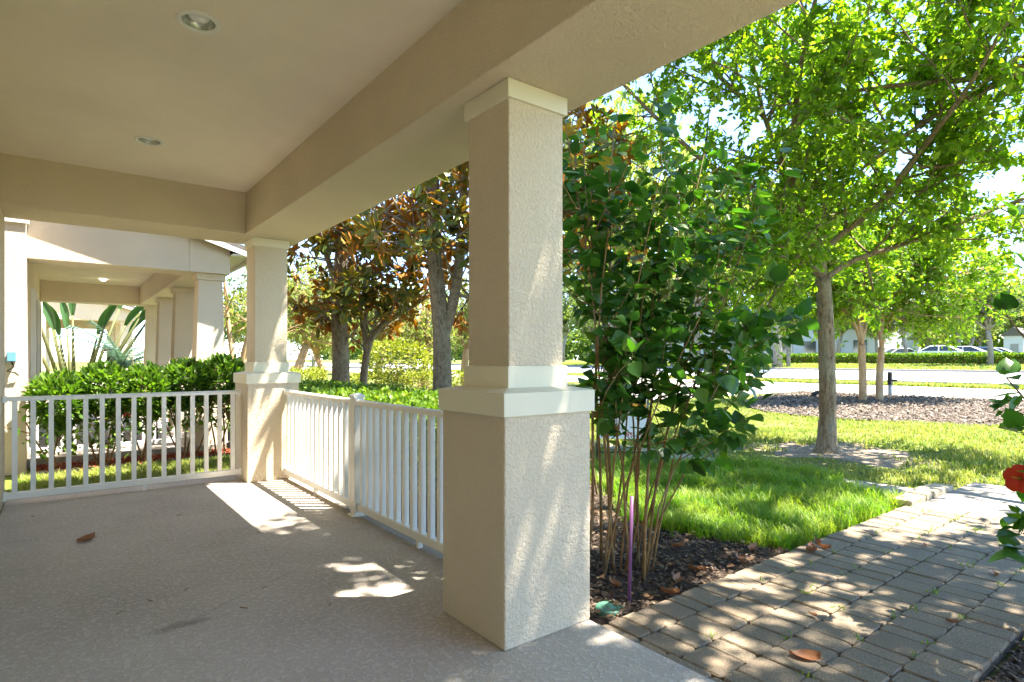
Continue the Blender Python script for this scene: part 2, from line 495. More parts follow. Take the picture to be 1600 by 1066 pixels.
def link(name, me, m, parent=None, smooth=False, bevel=0.0):
    if m is not None and not me.materials:
        for q in (m if isinstance(m, (list, tuple)) else [m]):
            me.materials.append(M[q] if isinstance(q, str) else q)
    if smooth:
        me.polygons.foreach_set('use_smooth', np.ones(len(me.polygons), dtype=bool))
    o = bpy.data.objects.new(name, me)
    COL.objects.link(o)
    if parent is not None:
        o.parent = parent
        pm = parent.matrix_basis
        if parent.parent is not None:
            pm = parent.parent.matrix_basis @ pm
        o.matrix_basis = pm.inverted()      # meshes are drawn in world space
    if bevel:
        b = o.modifiers.new('bevel', 'BEVEL')
        b.width = bevel
        b.segments = 2
        b.limit_method = 'ANGLE'
    return o


def tag(o, label=None, cat=None, group=None, kind=None):
    if label:
        o['label'] = label
    if cat:
        o['category'] = cat
    if group:
        o['group'] = group
    if kind:
        o['kind'] = kind
    return o


def thing(name, label, cat, loc=(0, 0, 0), group=None):
    o = bpy.data.objects.new(name, None)
    o.empty_display_size = 0.1
    COL.objects.link(o)
    o.location = loc
    o.matrix_basis = Matrix.Translation(loc)
    return tag(o, label, cat, group)


def copy_tree(root, loc, rz=0.0, sc=1.0, label=None, group=None):
    r = root.copy()
    COL.objects.link(r)
    r.location = loc
    r.rotation_euler = (0, 0, rz)
    r.scale = (sc, sc, sc)
    if label:
        r['label'] = label
    if group:
        r['group'] = group
    for ch in root.children:
        c = ch.copy()
        COL.objects.link(c)
        c.parent = r
        for g in ch.children:
            d = g.copy()
            COL.objects.link(d)
            d.parent = c
    return r


def fast_mesh(name, V, F):
    """V (n,3) float array, F (m,k) int array"""
    me = bpy.data.meshes.new(name)
    V = np.ascontiguousarray(V, dtype=np.float32)
    F = np.ascontiguousarray(F, dtype=np.int32)
    k = F.shape[1]
    me.vertices.add(len(V))
    me.vertices.foreach_set('co', V.ravel())
    me.loops.add(F.size)
    me.loops.foreach_set('vertex_index', F.ravel())
    me.polygons.add(len(F))
    me.polygons.foreach_set('loop_start', np.arange(0, F.size, k, dtype=np.int32))
    me.update(calc_edges=True)
    return me


def unit(a):
    return a / np.maximum(np.linalg.norm(a, axis=1, keepdims=True), 1e-9)


# leaf templates: x width, y length, z lift
T_SIMPLE = (np.array([(0, 0, 0), (-.26, .35, .07), (-.17, .75, .04), (0, 1, -.06), (.17, .75, .04), (.26, .35, .07)], float),
            np.array([(0, 3, 2, 1), (0, 5, 4, 3)]))
T_BROAD = (np.array([(0, 0, 0), (-.36, .30, .08), (-.24, .72, .05), (0, 1, -.08), (.24, .72, .05), (.36, .30, .08)], float),
           np.array([(0, 3, 2, 1), (0, 5, 4, 3)]))
T_MAG = (np.array([(0, 0, 0), (-.20, .40, .05), (-.17, .75, .02), (0, 1, -.08), (.17, .75, .02), (.20, .40, .05)], float),
         np.array([(0, 3, 2, 1), (0, 5, 4, 3)]))
T_NARROW = (np.array([(0, 0, 0), (-.14, .45, .04), (0, 1, -.12), (.14, .45, .04)], float), np.array([(0, 2, 1, 1), (0, 3, 2, 2)]))
T_CHIP = (np.array([(-.5, -.16, -.05), (.5, -.13, -.04), (.45, .15, -.05), (-.45, .17, -.04), (-.45, -.13, .06), (.44, -.15, .05), (.5, .12, .07), (-.4, .14, .05)], float),
          np.array([(4, 5, 6, 7), (0, 1, 5, 4), (1, 2, 6, 5), (2, 3, 7, 6), (3, 0, 4, 7)]))


def frames(D, up_jit=0.5, up=(0, 0, 1), rng=NR):
    y = unit(D)
    n = unit(np.array(up, float)[None, :] + rng.normal(0, up_jit, y.shape))
    x = unit(np.cross(y, n))
    z = np.cross(x, y)
    return x, y, z


def cloud(P, D, S, tpl, up_jit=0.5, rng=NR, up=(0, 0, 1)):
    T, F = tpl
    x, y, z = frames(D, up_jit, up, rng)
    V = (P[:, None, :] + S[:, None, None] * (T[None, :, 0, None] * x[:, None, :] + T[None, :, 1, None] * y[:, None, :] + T[None, :, 2, None] * z[:, None, :]))
    n, k = len(P), len(T)
    FF = (F[None] + (np.arange(n) * k)[:, None, None]).reshape(-1, F.shape[1])
    return V.reshape(-1, 3), FF


def leaf_mesh(name, P, D, S, tpl, up_jit=0.5, rng=NR):
    V, F = cloud(np.asarray(P, float), np.asarray(D, float), np.asarray(S, float), tpl, up_jit, rng)
    if tpl is T_NARROW:
        F = np.vstack([F[0::2, :3], F[1::2, :3]]) if False else F[:, :3]
    return fast_mesh(name, V, F)


# ------------------------------------------------------------------ tree grower
def vrand(rng):
    v = Vector((rng.gauss(0, 1), rng.gauss(0, 1), rng.gauss(0, 1)))
    return v.normalized()


def bezier_path(p, d, length, rng, n=5, wander=0.25, lift=0.0):
    pts = [Vector(p)]
    d = Vector(d).normalized()
    for k in range(n):
        d = (d + vrand(rng) * wander + Vector((0, 0, lift))).normalized()
        pts.append(pts[-1] + d * (length / n))
    return pts


def point_on(path, t):
    f = t * (len(path) - 1)
    i = min(int(f), len(path) - 2)
    a, b = Vector(path[i]), Vector(path[i + 1])
    return a.lerp(b, f - i), (b - a).normalized()


def grow(limbs, seed, n2, len2, n3, len3, nleaf, leaf, tpl, up_bias=0.15, r3=0.006, sides=6, inside=None, ljit=0.6, wander=0.22, t_lo=0.25, droop=0.0):
    """limbs: list of (path, r0, r1). returns MB of wood and leaf arrays (P,D,S)"""
    rng = random.Random(seed)
    nr = np.random.default_rng(seed)
    wood = MB()
    P, D = [], []
    for path, r0, r1, dens in limbs:
        m = len(path)
        wood.tube(path, [r0 + (r1 - r0) * k / (m - 1) for k in range(m)], max(sides, 7))
        for q in range(int(n2 * dens)):
            t = rng.uniform(t_lo, 1.0)
            p, tg = point_on(path, t)
            side = vrand(rng)
            side = (side - tg * side.dot(tg)).normalized()
            d = (tg * rng.uniform(0.2, 0.9) + side + Vector((0, 0, up_bias))).normalized()
            L = len2 * rng.uniform(0.5, 1.15) * (1.15 - 0.45 * t)
            b = bezier_path(p, d, L, rng, 5, wander, 0.04 - droop)
            if inside and not inside(b[-1]):
                continue
            rr = (r0 + (r1 - r0) * t) * 0.5
            rr = max(rr, r3 * 1.8)
            wood.tube(b, [rr + (r3 - rr) * k / 5 for k in range(6)], 5, False)
            for w in range(n3):
                t3 = rng.uniform(0.2, 1.0)
                p3, tg3 = point_on(b, t3)
                s3 = vrand(rng)
                d3 = (tg3 * rng.uniform(0.2, 1.0) + s3 + Vector((0, 0, up_bias * 0.6 - droop))).normalized()
                c = bezier_path(p3, d3, len3 * rng.uniform(0.5, 1.2), rng, 3, wander, -droop * 0.6)
                wood.tube(c, [r3, r3 * 0.8, r3 * 0.6, r3 * 0.3], 3, False)
                for l in range(nleaf):
                    tl = rng.uniform(0.15, 1.0)
                    pl, tgl = point_on(c, tl)
                    P.append(pl + vrand(rng) * len3 * 0.06)
                    D.append((tgl * 0.5 + vrand(rng) + Vector((0, 0, -0.15))).normalized())
    P = np.array([tuple(p) for p in P])
    D = np.array([tuple(p) for p in D])
    S = leaf * nr.uniform(0.45, 1.35, len(P))
    return wood, P, D, S


def make_tree(name, label, base, limbs, seed, bark, leafmat, group=None, cat='tree', tpl=T_SIMPLE, local=False, **kw):
    t = thing(name, label, cat, base, group)
    wood, P, D, S = grow(limbs, seed, leaf=kw.pop('leaf'), tpl=tpl, **kw)
    wood.build('trunk', bark, t, True)
    me = leaf_mesh('crown', P, D, S, tpl, 0.6, np.random.default_rng(seed))
    o = link('crown', me, leafmat, t)
    return t


# ------------------------------------------------------------------ setting
def grid_ground():
    xs = sorted(set([-60, -20, -6, -1.9, .4, 3, 5.7] + [8, 11, 14, 17, 20, 24, 30, 37, 45, 57.7, 90, 150, 320]))
    ys = [-150, -40, -8, 0, 10, 30, 70, 150, 420]
    V, F = [], []
    for x in xs:
        for y in ys:
            V.append((x, y, gz(x) - 0.012))
    n = len(ys)
    for i in range(len(xs) - 1):
        for j in range(n - 1):
            a = i * n + j
            F.append((a, a + n, a + n + 1, a + 1))
    mb = MB()
    mb.v, mb.f = V, F
    return tag(mb.build('ground', 'ground'), kind='structure')


grid_ground()


def sheet(name, m, pts, dz, kind='structure', thick=0.0, sub=1):
    """flat sheet following the yard's slope; pts polygon in plan"""
    mb = MB()
    mb.v = [(x, y, gz(x) + dz) for x, y in pts]
    mb.f = [tuple(range(len(pts)))]
    if thick:
        n = len(pts)
        mb.v += [(x, y, gz(x) + dz - thick) for x, y in pts]
        for k in range(n):
            mb.f.append((k, n + k, n + (k + 1) % n, (k + 1) % n))
    return tag(mb.build(name, m), kind=kind)


# street, cycle path, verge
sheet('road', 'road', [(24.4, -60), (37.0, -60), (37.0, 260), (24.4, 260)], 0.004)
sheet('sidewalk', 'concrete', [(17.9, -60), (22.6, -60), (22.6, 260), (17.9, 260)], 0.012)
sheet('driveway', 'concrete', [(11.8, 9.2), (17.9, 7.6), (17.9, 12.6), (11.8, 13.4)], 0.006)
for x0, x1 in ((37.0, 37.18), (24.22, 24.4)):
    mb = MB()
    mb.prism([(x0, gz(x0) - .1), (x1, gz(x1) - .1), (x1, gz(x1) + .12), (x0, gz(x0) + .12)], 'y', -60, 260)
    tag(mb.build('kerb', 'kerb', None, False, 0.02), kind='structure')
# joints of the cycle path are real gaps
# far mulch bed with a wavy near edge
pts = [(17.85, -40), (17.85, 7.4), (15.0, 7.4), (12.4, 6.4), (11.2, 5.0), (10.9, 3.5), (11.3, 2.0), (11.9, 0.7), (11.6, -2), (11.8, -40)]
far_bed = pts
sheet('mulch_bed', 'far_mulch', pts, 0.02)
# porch-front planting bed
near_bed = [(0.56, 0.04), (2.5, 0.04), (2.25, 0.75), (2.15, 1.3), (2.9, 2.2), (3.9, 4.4), (4.6, 9.5), (0.56, 9.5)]
sheet('planting_bed', 'soil', near_bed, 0.006)
sheet('planting_bed', 'soil', [(0.56, -1.25), (4.4, -1.22), (4.4, -3.4), (0.56, -3.4)], 0.006)
bs = []
for k in range(40):
    an = 2 * math.pi * k / 40
    rad_ = .95 + .22 * math.sin(3 * an + 1) + .12 * math.sin(7 * an) + .06 * math.sin(13 * an + 2)
    bs.append((7.15 + rad_ * math.cos(an) * .85, 1.75 + rad_ * math.sin(an) * 1.25))
sheet('bare_soil', 'sandy_soil', bs, -0.0095)
side_bed = [(-1.7, 6.35), (0.45, 6.45), (0.5, 7.2), (-1.7, 7.2)]
sheet('bark_bed', 'red_mulch', side_bed, 0.02)
sheet('bark_bed', 'far_mulch', [(4.6, 12), (9.5, 10), (12, 16), (6.5, 21)], 0.008)

# porch slab
mb = MB()
mb.box(-1.83, 0.5, -6.2, 4.72, -0.16, 0.0)
tag(mb.build('porch_floor', 'floor', None, False, 0.008), kind='structure')

# concrete walk crossing the end of the pavers
mb = MB()
mb.box(4.62, 6.1, -9.0, -0.03, -0.2, -0.066)
tag(mb.build('walkway', 'walk', None, False, 0.01), kind='structure')
mb = MB()
mb.box(4.98, 5.4, 0.17, 6.0, -0.2, -0.092)
tag(mb.build('concrete_edging', 'kerb', None, False, 0.012), kind='structure')

# paver path: sand bed + each paver a child
path = MB()
path.box(0.503, 4.615, -1.22, 0.035, -0.2, -0.082)
path = tag(path.build('paver_path', 'joint'), kind='structure')
paver_cache = {}


def paver_mesh(lx, ly):
    key = (round(lx, 2), round(ly, 2))
    if key in paver_cache:
        return paver_cache[key]
    lx, ly = key
    hx, hy, c, b, h = lx / 2 - .0025, ly / 2 - .0025, 0.012, 0.006, 0.05
    rng = random.Random(hash(key) & 0xffff)

    def ring(ins, z):
        a, q = hx - ins, hy - ins
        k = [(-a + c, -q), (a - c, -q), (a, -q + c), (a, q - c), (a - c, q), (-a + c, q), (-a, q - c), (-a, -q + c)]
        return [(x + rng.uniform(-.0022, .0022), y + rng.uniform(-.0022, .0022), z + rng.uniform(-.001, .001)) for x, y in k]
    V = ring(0, -h) + ring(0, -b) + ring(b * .9, 0)
    F = []
    for r_ in (0, 8):
        for k in range(8):
            F.append((r_ + k, r_ + (k + 1) % 8, r_ + 8 + (k + 1) % 8, r_ + 8 + k))
    F.append(tuple(range(16, 24)))
    me = bpy.data.meshes.new('paver')
    me.from_pydata(V, [], F)
    me.update()
    me.materials.append(M['paver'])
    paver_cache[key] = me
    return me


def put_paver(x0, x1, y0, y1, rng):
    o = bpy.data.objects.new('paver', paver_mesh(x1 - x0, y1 - y0))
    COL.objects.link(o)
    o.parent = path
    o.location = ((x0 + x1) / 2, (y0 + y1) / 2, -0.062 + rng.uniform(-.004, .004))
    o.rotation_euler = (rng.uniform(-.012, .012), rng.uniform(-.012, .012), rng.uniform(-.012, .012))


rng = random.Random(3)
# header course against the slab
y = 0.03
while y > -1.2:
    L = rng.choice((.15, .22, .22, .15))
    y2 = max(y - L, -1.215)
    if y2 - (-1.215) < .08:
        y2 = -1.215
    put_paver(0.507, 0.64, y2, y, rng)
    y = y2
cols = [0.03, -0.17, -0.39, -0.59, -0.80, -1.01, -1.215]
for c in range(6):
    x = 0.643
    while x < 4.6:
        L = rng.choice((.13, .13, .16, .10, .13, .19))
        x2 = min(x + L, 4.612)
        if 4.612 - x2 < .09:
            x2 = 4.612
        put_paver(x, x2, cols[c + 1], cols[c], rng)
        x = x2


# ------------------------------------------------------------------ our house and porch
house = thing('house', 'tan stucco house with the covered porch in the foreground', 'house', (-2, 0, 0))
MB().box(-8.0, -1.834, -6.2, 4.75, -0.16, 6.0).build('wall', 'stucco', house)
MB().box(-1.833, -0.0136, -6.2, 4.1877, 2.8443, 2.93).build('ceiling', 'ceiling', house)
MB().box(-0.0136, 0.54, -6.2, 4.76, 2.44, 2.93).build('beam', 'stucco', house, False, 0.006)
MB().box(-1.833, -0.0156, 4.1877, 4.755, 2.44, 2.929).build('beam', 'stucco', house, False, 0.006)
MB().prism([(0.72, 2.932), (0.72, 3.0), (-2.6, 4.1), (-2.6, 2.95)], 'y', -6.4, 4.95).build('roof', 'roof', house)
MB().prism([(-1.5, 6.0), (-8.3, 6.0), (-4.9, 7.6)], 'y', -6.5, 5.05).build('roof', 'roof', house)


def column(parent, x, y, taper=False, lbl=None):
    c = MB()
    a, b = 0.09, 0.41
    if taper:
        c.frustum((x + .04, x + .48, y + .04, y + .48), .0, (x + .11, x + .42, y + .09, y + .40), 2.36)
    else:
        c.box(x + a, x + b, y + a, y + b, 1.17, 2.37)
    sh = c.build('column', 'stucco' if not taper else 'stucco_pale', parent, False, 0.006)
    if not taper:
        MB().box(x, x + .5, y, y + .5, 0.0, .978).build('pier', 'stucco', sh, False, 0.008)
        l = MB().box(x - .015, x + .515, y - .015, y + .515, .9735, 1.074)
        l.frustum((x - .013, x + .513, y - .013, y + .513), 1.0735, (x + .07, x + .43, y + .07, y + .43), 1.09)
        l.build('ledge', 'trim', sh, False, 0.004)
        MB().box(x + .0747, x + .4253, y + .0747, y + .4253, 1.086, 1.185).build('collar', 'trim', sh, False, 0.003)
        MB().box(x + .0747, x + .4253, y + .0747, y + .4253, 2.357, 2.4385).build('capital', 'trim', sh, False, 0.003)
    else:
        MB().box(x + .08, x + .45, y + .06, y + .43, 2.35, 2.4385).build('capital', 'stucco_pale', sh, False, 0.003)
    if lbl:
        sh['label'] = lbl
    return sh


column(house, 0, 0, False, 'stucco column on a square pier beside the paver path')
column(house, 0, 4.2, False, 'stucco column where the two porch railings meet')
column(house, 0, -4.2)


def can_light(x, y, z, lit, label):
    t = thing('recessed_light', label, 'ceiling light', (x, y, z), 'recessed lights in porch ceilings')
    MB().lathe([(0.098, z), (0.098, z - .006), (0.088, z - .010), (0.074, z - .006), (0.073, z + .002)], x, y, 32).build('trim_ring', 'white_trim', t, True)
    MB().lathe([(0.073, z - .002), (0.066, z + .045), (0.0, z + .046)], x, y, 24).build('baffle', 'lamp_metal', t, True)
    MB().lathe([(0.0, z + .006), (0.022, z + .007), (0.043, z + .014), (0.050, z + .026), (0.047, z + .044)], x, y, 20).build('bulb', 'bulb_lit' if lit else 'bulb', t, True)
    return t


# real holes for the fittings: the ceiling slab starts above them, so cut them with a boolean
ceil = [o for o in house.children if o.name.startswith('ceiling')][0]
LIGHTS = [(-0.93, 1.22), (-0.93, 3.17)]
for (lx, ly) in LIGHTS:
    cut = MB().lathe([(0.0, 2.80), (0.0745, 2.80), (0.0745, 2.90), (0.0, 2.90)], lx, ly, 32)
    cm = cut.mesh('cut')
    co = bpy.data.objects.new('cut', cm)
    COL.objects.link(co)
    bm_ = ceil.modifiers.new('hole', 'BOOLEAN')
    bm_.object = co
    bm_.operation = 'DIFFERENCE'
    bm_.solver = 'EXACT'
dg = bpy.context.evaluated_depsgraph_get()
nm = bpy.data.meshes.new_from_object(ceil.evaluated_get(dg))
ceil.modifiers.clear()
ceil.data = nm
for o in [o for o in COL.objects if o.name.startswith('cut')]:
    bpy.data.objects.remove(o)
can_light(-0.93, 1.22, 2.8443, False, 'unlit recessed ceiling light further from the end beam of the porch')
can_light(-0.93, 3.17, 2.8443, False, 'unlit recessed ceiling light nearer the end beam of the porch')


# ------------------------------------------------------------------ railings
def baluster_mesh(h, w=.036):
    k = ('bal', round(h, 3), w)
    if k not in paver_cache:
        me = MB().box(-w / 2, w / 2, -w / 2, w / 2, 0, h).mesh('baluster')
        me.materials.append(M['rail'])
        paver_cache[k] = me
    return paver_cache[k]


def railing(name, label, p0, p1, n, z0=.105, z1=.865, posts=(), feet=(), mat='rail', ends=True):
    p0, p1 = Vector(p0), Vector(p1)
    ax = 'y' if abs(p1.y - p0.y) > abs(p1.x - p0.x) else 'x'
    t = thing(name, label, 'railing', ((p0.x + p1.x) / 2, (p0.y + p1.y) / 2, 0))
    lo, hi = (p0.y, p1.y) if ax == 'y' else (p0.x, p1.x)
    lo, hi = min(lo, hi), max(lo, hi)
    c = p0.x if ax == 'y' else p0.y
    spans = []
    cut = sorted(posts)
    a = lo
    for q in cut:
        spans.append((a, q - .04))
        a = q + .04
    spans.append((a, hi))
    for (s, e) in spans:
        prof = [(c - .030, z1), (c + .030, z1), (c + .031, z1 + .022), (c + .022, z1 + .037), (c - .022, z1 + .037), (c - .031, z1 + .022)]
        MB().prism(prof, ax if ax == 'y' else 'x', s, e).build('top_rail', mat, t, False, 0.003)
        MB().prism([(c - .024, z0 - .055), (c + .024, z0 - .055), (c + .024, z0), (c - .024, z0)], ax, s, e).build('bottom_rail', mat, t, False, 0.003)
        m = max(1, round(n * (e - s) / (hi - lo)))
        for k in range(m):
            q = s + (k + .62) * (e - s) / (m + .24)
            o = bpy.data.objects.new('baluster', baluster_mesh(z1 - z0 + .002))
            COL.objects.link(o)
            o.parent = t
            wx, wy = (c, q) if ax == 'y' else (q, c)
            o.location = (wx - t.location.x, wy - t.location.y, z0 - .001)
        if ends:
            for q in ((s + .011), (e - .011)):
                bb = (c - .036, c + .036, q - .012, q + .012) if ax == 'y' else (q - .012, q + .012, c - .036, c + .036)
                MB().box(*bb, z1 - .01, z1 + .044).build('bracket', mat, t, False, 0.002)
                MB().box(*bb, z0 - .062, z0 + .006).build('bracket', mat, t, False, 0.002)
    for q in posts:
        pp = MB().box(c - .038, c + .038, q - .038, q + .038, 0, z1 + .06) if ax == 'y' else MB().box(q - .038, q + .038, c - .038, c + .038, 0, z1 + .06)
        po = pp.build('post', mat, t, False, 0.003)
        x, y = (c, q) if ax == 'y' else (q, c)
        cp = MB().box(x - .047, x + .047, y - .047, y + .047, z1 + .052, z1 + .072)
        cp.frustum((x - .046, x + .046, y - .046, y + .046), z1 + .071, (x - .02, x + .02, y - .02, y + .02), z1 + .086)
        cp.build('post_cap', mat, po, False, 0.002)
        MB().box(x - .055, x + .055, y - .055, y + .055, 0.0, .012).build('base_plate', mat, po, False, 0.002)
    for q in feet:
        x, y = (c, q) if ax == 'y' else (q, c)
        MB().box(x - .016, x + .016, y - .016, y + .016, 0, z0 - .05).build('foot', mat, t)
    return t


railing('porch_railing', 'white metal railing along the porch front with a middle post', (0.378, 0.5, 0), (0.378, 4.2, 0), 31, posts=(2.42,), feet=(1.42, 3.35))
railing('porch_railing', 'white metal railing across the end of the porch facing the next house', (-1.83, 4.47, 0), (0.0, 4.47, 0), 15, feet=(-0.83,))


# ------------------------------------------------------------------ the next houses
def row_house(y0, y1, label, ncol, lit):
    h = thing('row_house', label, 'house', (-2, y0, 0))
    MB().box(-8, -1.77, y0 - .37, y1 + 6, -.16, 6.2).build('wall', 'stucco_pale', h)
    MB().box(-8, -1.735, y0 - .40, y0 - .3, 2.79, 2.86).build('wall_trim', 'white_trim', h)
    MB().box(-1.768, -.02, y0 + .5, y1, 2.8443, 2.93).build('ceiling', 'ceiling', h)
    MB().box(-.02, .50, y0 + .001, y1 + .5, 2.44, 2.93).build('beam', 'stucco_pale', h, False, .006)
    MB().box(-1.768, -.022, y0, y0 + .5, 2.44, 2.94).build('beam', 'stucco_pale', h, False, .006)
    MB().box(-1.768, -.022, y1, y1 + .5, 2.44, 2.929).build('beam', 'stucco_pale', h, False, .006)
    # gable infill under the rake, lean-to roof with a thin overhang, fascia boards
    MB().prism([(.49, 2.931), (-1.76, 3.6), (-1.76, 2.941)], 'y', y0 + .003, y0 + .2).build('gable_panel', 'stucco_pale', h)
    MB().prism([(.78, 2.74), (.80, 2.80), (-2.2, 3.74), (-2.2, 3.68)], 'y', y0 - .19, y1 + .7).build('roof', 'roof', h)
    MB().prism([(.785, 2.66), (.785, 2.737), (-2.2, 3.675), (-2.2, 3.60)], 'y', y0 - .188, y0 - .165).build('rake_board', 'white_trim', h)
    MB().box(.76, .80, y0 - .19, y1 + .7, 2.64, 2.738).build('fascia', 'white_trim', h)
    MB().box(.50, .759, y0 - .16, y1 + .7, 2.70, 2.72).build('soffit', 'white_trim', h)
    MB().box(-1.77, .45, y0 + .0, y1 + .5, -.16, 0.0).build('porch_slab', 'floor', h)
    for k in range(ncol):
        column(h, 0, y0 + .02 + k * (y1 - y0) / (ncol - 1) * .97, True)
    # door and window openings along the porch wall
    for q, w, zz, m_ in ((y0 + 1.5, .95, 2.1, 'door'), (y0 + 3.4, 1.2, 2.1, 'glass')):
        d = MB().box(-1.775, -1.73, q, q + w, 0.02 if m_ == 'door' else .6, zz).build('door' if m_ == 'door' else 'window', m_, h)
        fr = MB()
        fr.box(-1.772, -1.715, q - .1, q, 0, zz + .1).box(-1.772, -1.715, q + w, q + w + .1, 0, zz + .1).box(-1.772, -1.714, q, q + w, zz, zz + .1)
        fr.build('door_frame' if m_ == 'door' else 'window_frame', 'white_trim', d)
    return h


row_house(7.27, 13.6, 'next house with pale stucco porch columns beyond the side shrubs', 4, True)
row_house(20.5, 27.0, 'far house of the row, seen through the next porch behind the palms', 4, False)
t1 = can_light(-0.77, 10.6, 2.8443, True, 'bright recessed light in the next porch, nearer the side shrubs')
t2 = can_light(-0.75, 12.5, 2.8443, True, 'bright recessed light in the next porch, nearer the palms')
for t in (t1, t2):
    for ch in t.children:
        if not ch.name.startswith('trim'):
            ch.location.z -= 0.05
        if ch.name.startswith('baffle'):
            ch.scale = (1, 1, .5)
railing('porch_railing', 'white railing of the next house behind the red bark bed', (-1.76, 7.5, 0), (.04, 7.5, 0), 14, mat='rail_white')

# patio chair on the next porch
ch = thing('patio_chair', 'black patio chair with red cushions on the next porch', 'chair', (-.55, 8.6, 0))
for sx in (-.26, .26):
    for sy in (-.25, .25):
        MB().tube([(-.55 + sx, 8.6 + sy, 0), (-.55 + sx, 8.6 + sy * .95, .62 if sy < 0 else .95)], .014, 6).build('leg', 'black_metal', ch)
    MB().tube([(-.55 + sx, 8.35, .62), (-.55 + sx, 8.84, .62)], .016, 6).build('armrest', 'black_metal', ch)
MB().box(-.80, -.30, 8.37, 8.83, .36, .46).build('seat_cushion', 'red_cushion', ch, False, .03)
MB().box(-.80, -.30, 8.74, 8.84, .47, .98).build('back_cushion', 'red_cushion', ch, False, .03)

# utility box on the lit end wall
ub = thing('utility_box', 'small blue utility box with cable on the sunlit end wall', 'utility box', (-1.9, 6.89, 1.2))
MB().box(-1.93, -1.85, 6.80, 6.9, 1.19, 1.30).build('cover', 'blue_plastic', ub, False, .006)
MB().box(-2.01, -1.95, 6.86, 6.9, 1.14, 1.34).build('back_box', 'grey_plastic', ub, False, .004)
MB().tube([(-1.89, 6.85, 1.19), (-1.87, 6.85, 1.13), (-1.93, 6.85, 1.08), (-1.86, 6.86, 1.06), (-1.83, 6.87, 1.03)], .009, 6).build('cable', 'black_plastic', ub, True)


# ------------------------------------------------------------------ stuff: chips, litter, grass
def inpoly(pts, x, y):
    c = np.zeros(len(x), bool)
    n = len(pts)
    for i in range(n):
        x0, y0 = pts[i]
        x1, y1 = pts[(i + 1) % n]
        cond = ((y0 > y) != (y1 > y)) & (x < (x1 - x0) * (y - y0) / (y1 - y0 + 1e-12) + x0)
        c ^= cond
    return c


def scatter(poly, n, bbox=None):
    xs = [p[0] for p in poly]
    ys = [p[1] for p in poly]
    b = bbox or (min(xs), max(xs), min(ys), max(ys))
    x = NR.uniform(b[0], b[1], n)
    y = NR.uniform(b[2], b[3], n)
    k = inpoly(poly, x, y)
    return x[k], y[k]


def gzv(x):
    return -0.10 + 0.02 * np.clip(x - 5.7, 0, 52)


def chips(name, label, poly, n, size, mat, bbox=None, lift=.02, tilt=.35):
    x, y = scatter(poly, n, bbox)
    P = np.stack([x, y, gzv(x) + lift * NR.uniform(.3, 1.3, len(x))], 1)
    a = NR.uniform(0, 2 * np.pi, len(x))
    D = np.stack([np.cos(a), np.sin(a), NR.normal(0, tilt * .6, len(x))], 1)
    S = size * NR.uniform(.4, 1.3, len(x))
    V, F = cloud(P, D, S, T_CHIP, tilt)
    o = link(name, fast_mesh(name, V, F), mat)
    return tag(o, label, 'mulch', None, 'stuff')


chips('bark_mulch', 'coarse grey bark chips under the two-trunk tree by the street', far_bed, 22000, .085, 'chips_grey', (10.8, 17.8, -6, 7.4), .05)
chips('bark_mulch', 'dark bark chips and litter around the tall shrub by the pavers', near_bed, 12000, .028, 'chips', (.56, 3.2, .04, 3.0), .02)
chips('bark_mulch', 'red bark chips under the side shrubs', side_bed, 3500, .05, 'chips_red', None, .035)
chips('bark_mulch', 'dark bark chips in the bed on the far side of the pavers', [(0.56, -1.25), (4.4, -1.22), (4.4, -3.4), (0.56, -3.4)], 6000, .034, 'chips', (.56, 4.4, -2.0, -1.22), .02)


x, y = scatter([(0.56, 0.04), (2.45, 0.05), (2.25, 0.75), (2.15, 1.3), (2.4, 1.7), (.56, 1.7)], 900)
P = np.stack([x, y, gzv(x) + NR.uniform(.02, .04, len(x))], 1)
a = NR.uniform(0, 6.3, len(x))
tag(link('leaf_litter', leaf_mesh('leaf_litter', P, np.stack([np.cos(a), np.sin(a), NR.normal(0, .2, len(x))], 1), NR.uniform(.02, .055, len(x)), T_BROAD, .35), 'litter'), 'small dead leaves strewn over the soil around the tall shrub', 'leaf litter', None, 'stuff')


def blades(P, h, w, lean, nb, rng=NR):
    """tufts of bent blades: 2 quads->tapering strip of 5 verts per blade"""
    n = len(P)
    N = n * nb
    base = np.repeat(P, nb, 0) + np.concatenate([rng.normal(0, .014, (N, 2)), np.zeros((N, 1))], 1)
    a = rng.uniform(0, 2 * np.pi, N)
    out = np.stack([np.cos(a), np.sin(a), np.zeros(N)], 1)
    side = np.stack([-np.sin(a), np.cos(a), np.zeros(N)], 1)
    H = np.repeat(h, nb) * rng.uniform(.55, 1.25, N)
    L = H * rng.uniform(.2, lean, N)
    up = np.array([0, 0, 1.0])
    W = w * rng.uniform(.7, 1.3, N)
    m = base + out * (L * .35)[:, None] + up * (H * .62)[:, None]
    tp = base + out * L[:, None] + up * (H * rng.uniform(.75, 1.0, N))[:, None]
    V = np.stack([base - side * W[:, None], base + side * W[:, None], m + side * (W * .8)[:, None], m - side * (W * .8)[:, None], tp], 1).reshape(-1, 3)
    i = np.arange(N)[:, None] * 5
    T = np.concatenate([i + np.array([[0, 1, 2]]), i + np.array([[0, 2, 3]]), i + np.array([[3, 2, 4]])], 1).reshape(-1, 3)
    return V, T


def clump_noise(x, y, s, seed):
    r = np.random.default_rng(seed)
    v = np.zeros(len(x))
    for k in range(7):
        kx, ky, ph = r.normal(0, s), r.normal(0, s), r.uniform(0, 6.3)
        v += np.sin(kx * x + ky * y + ph)
    return v / 7


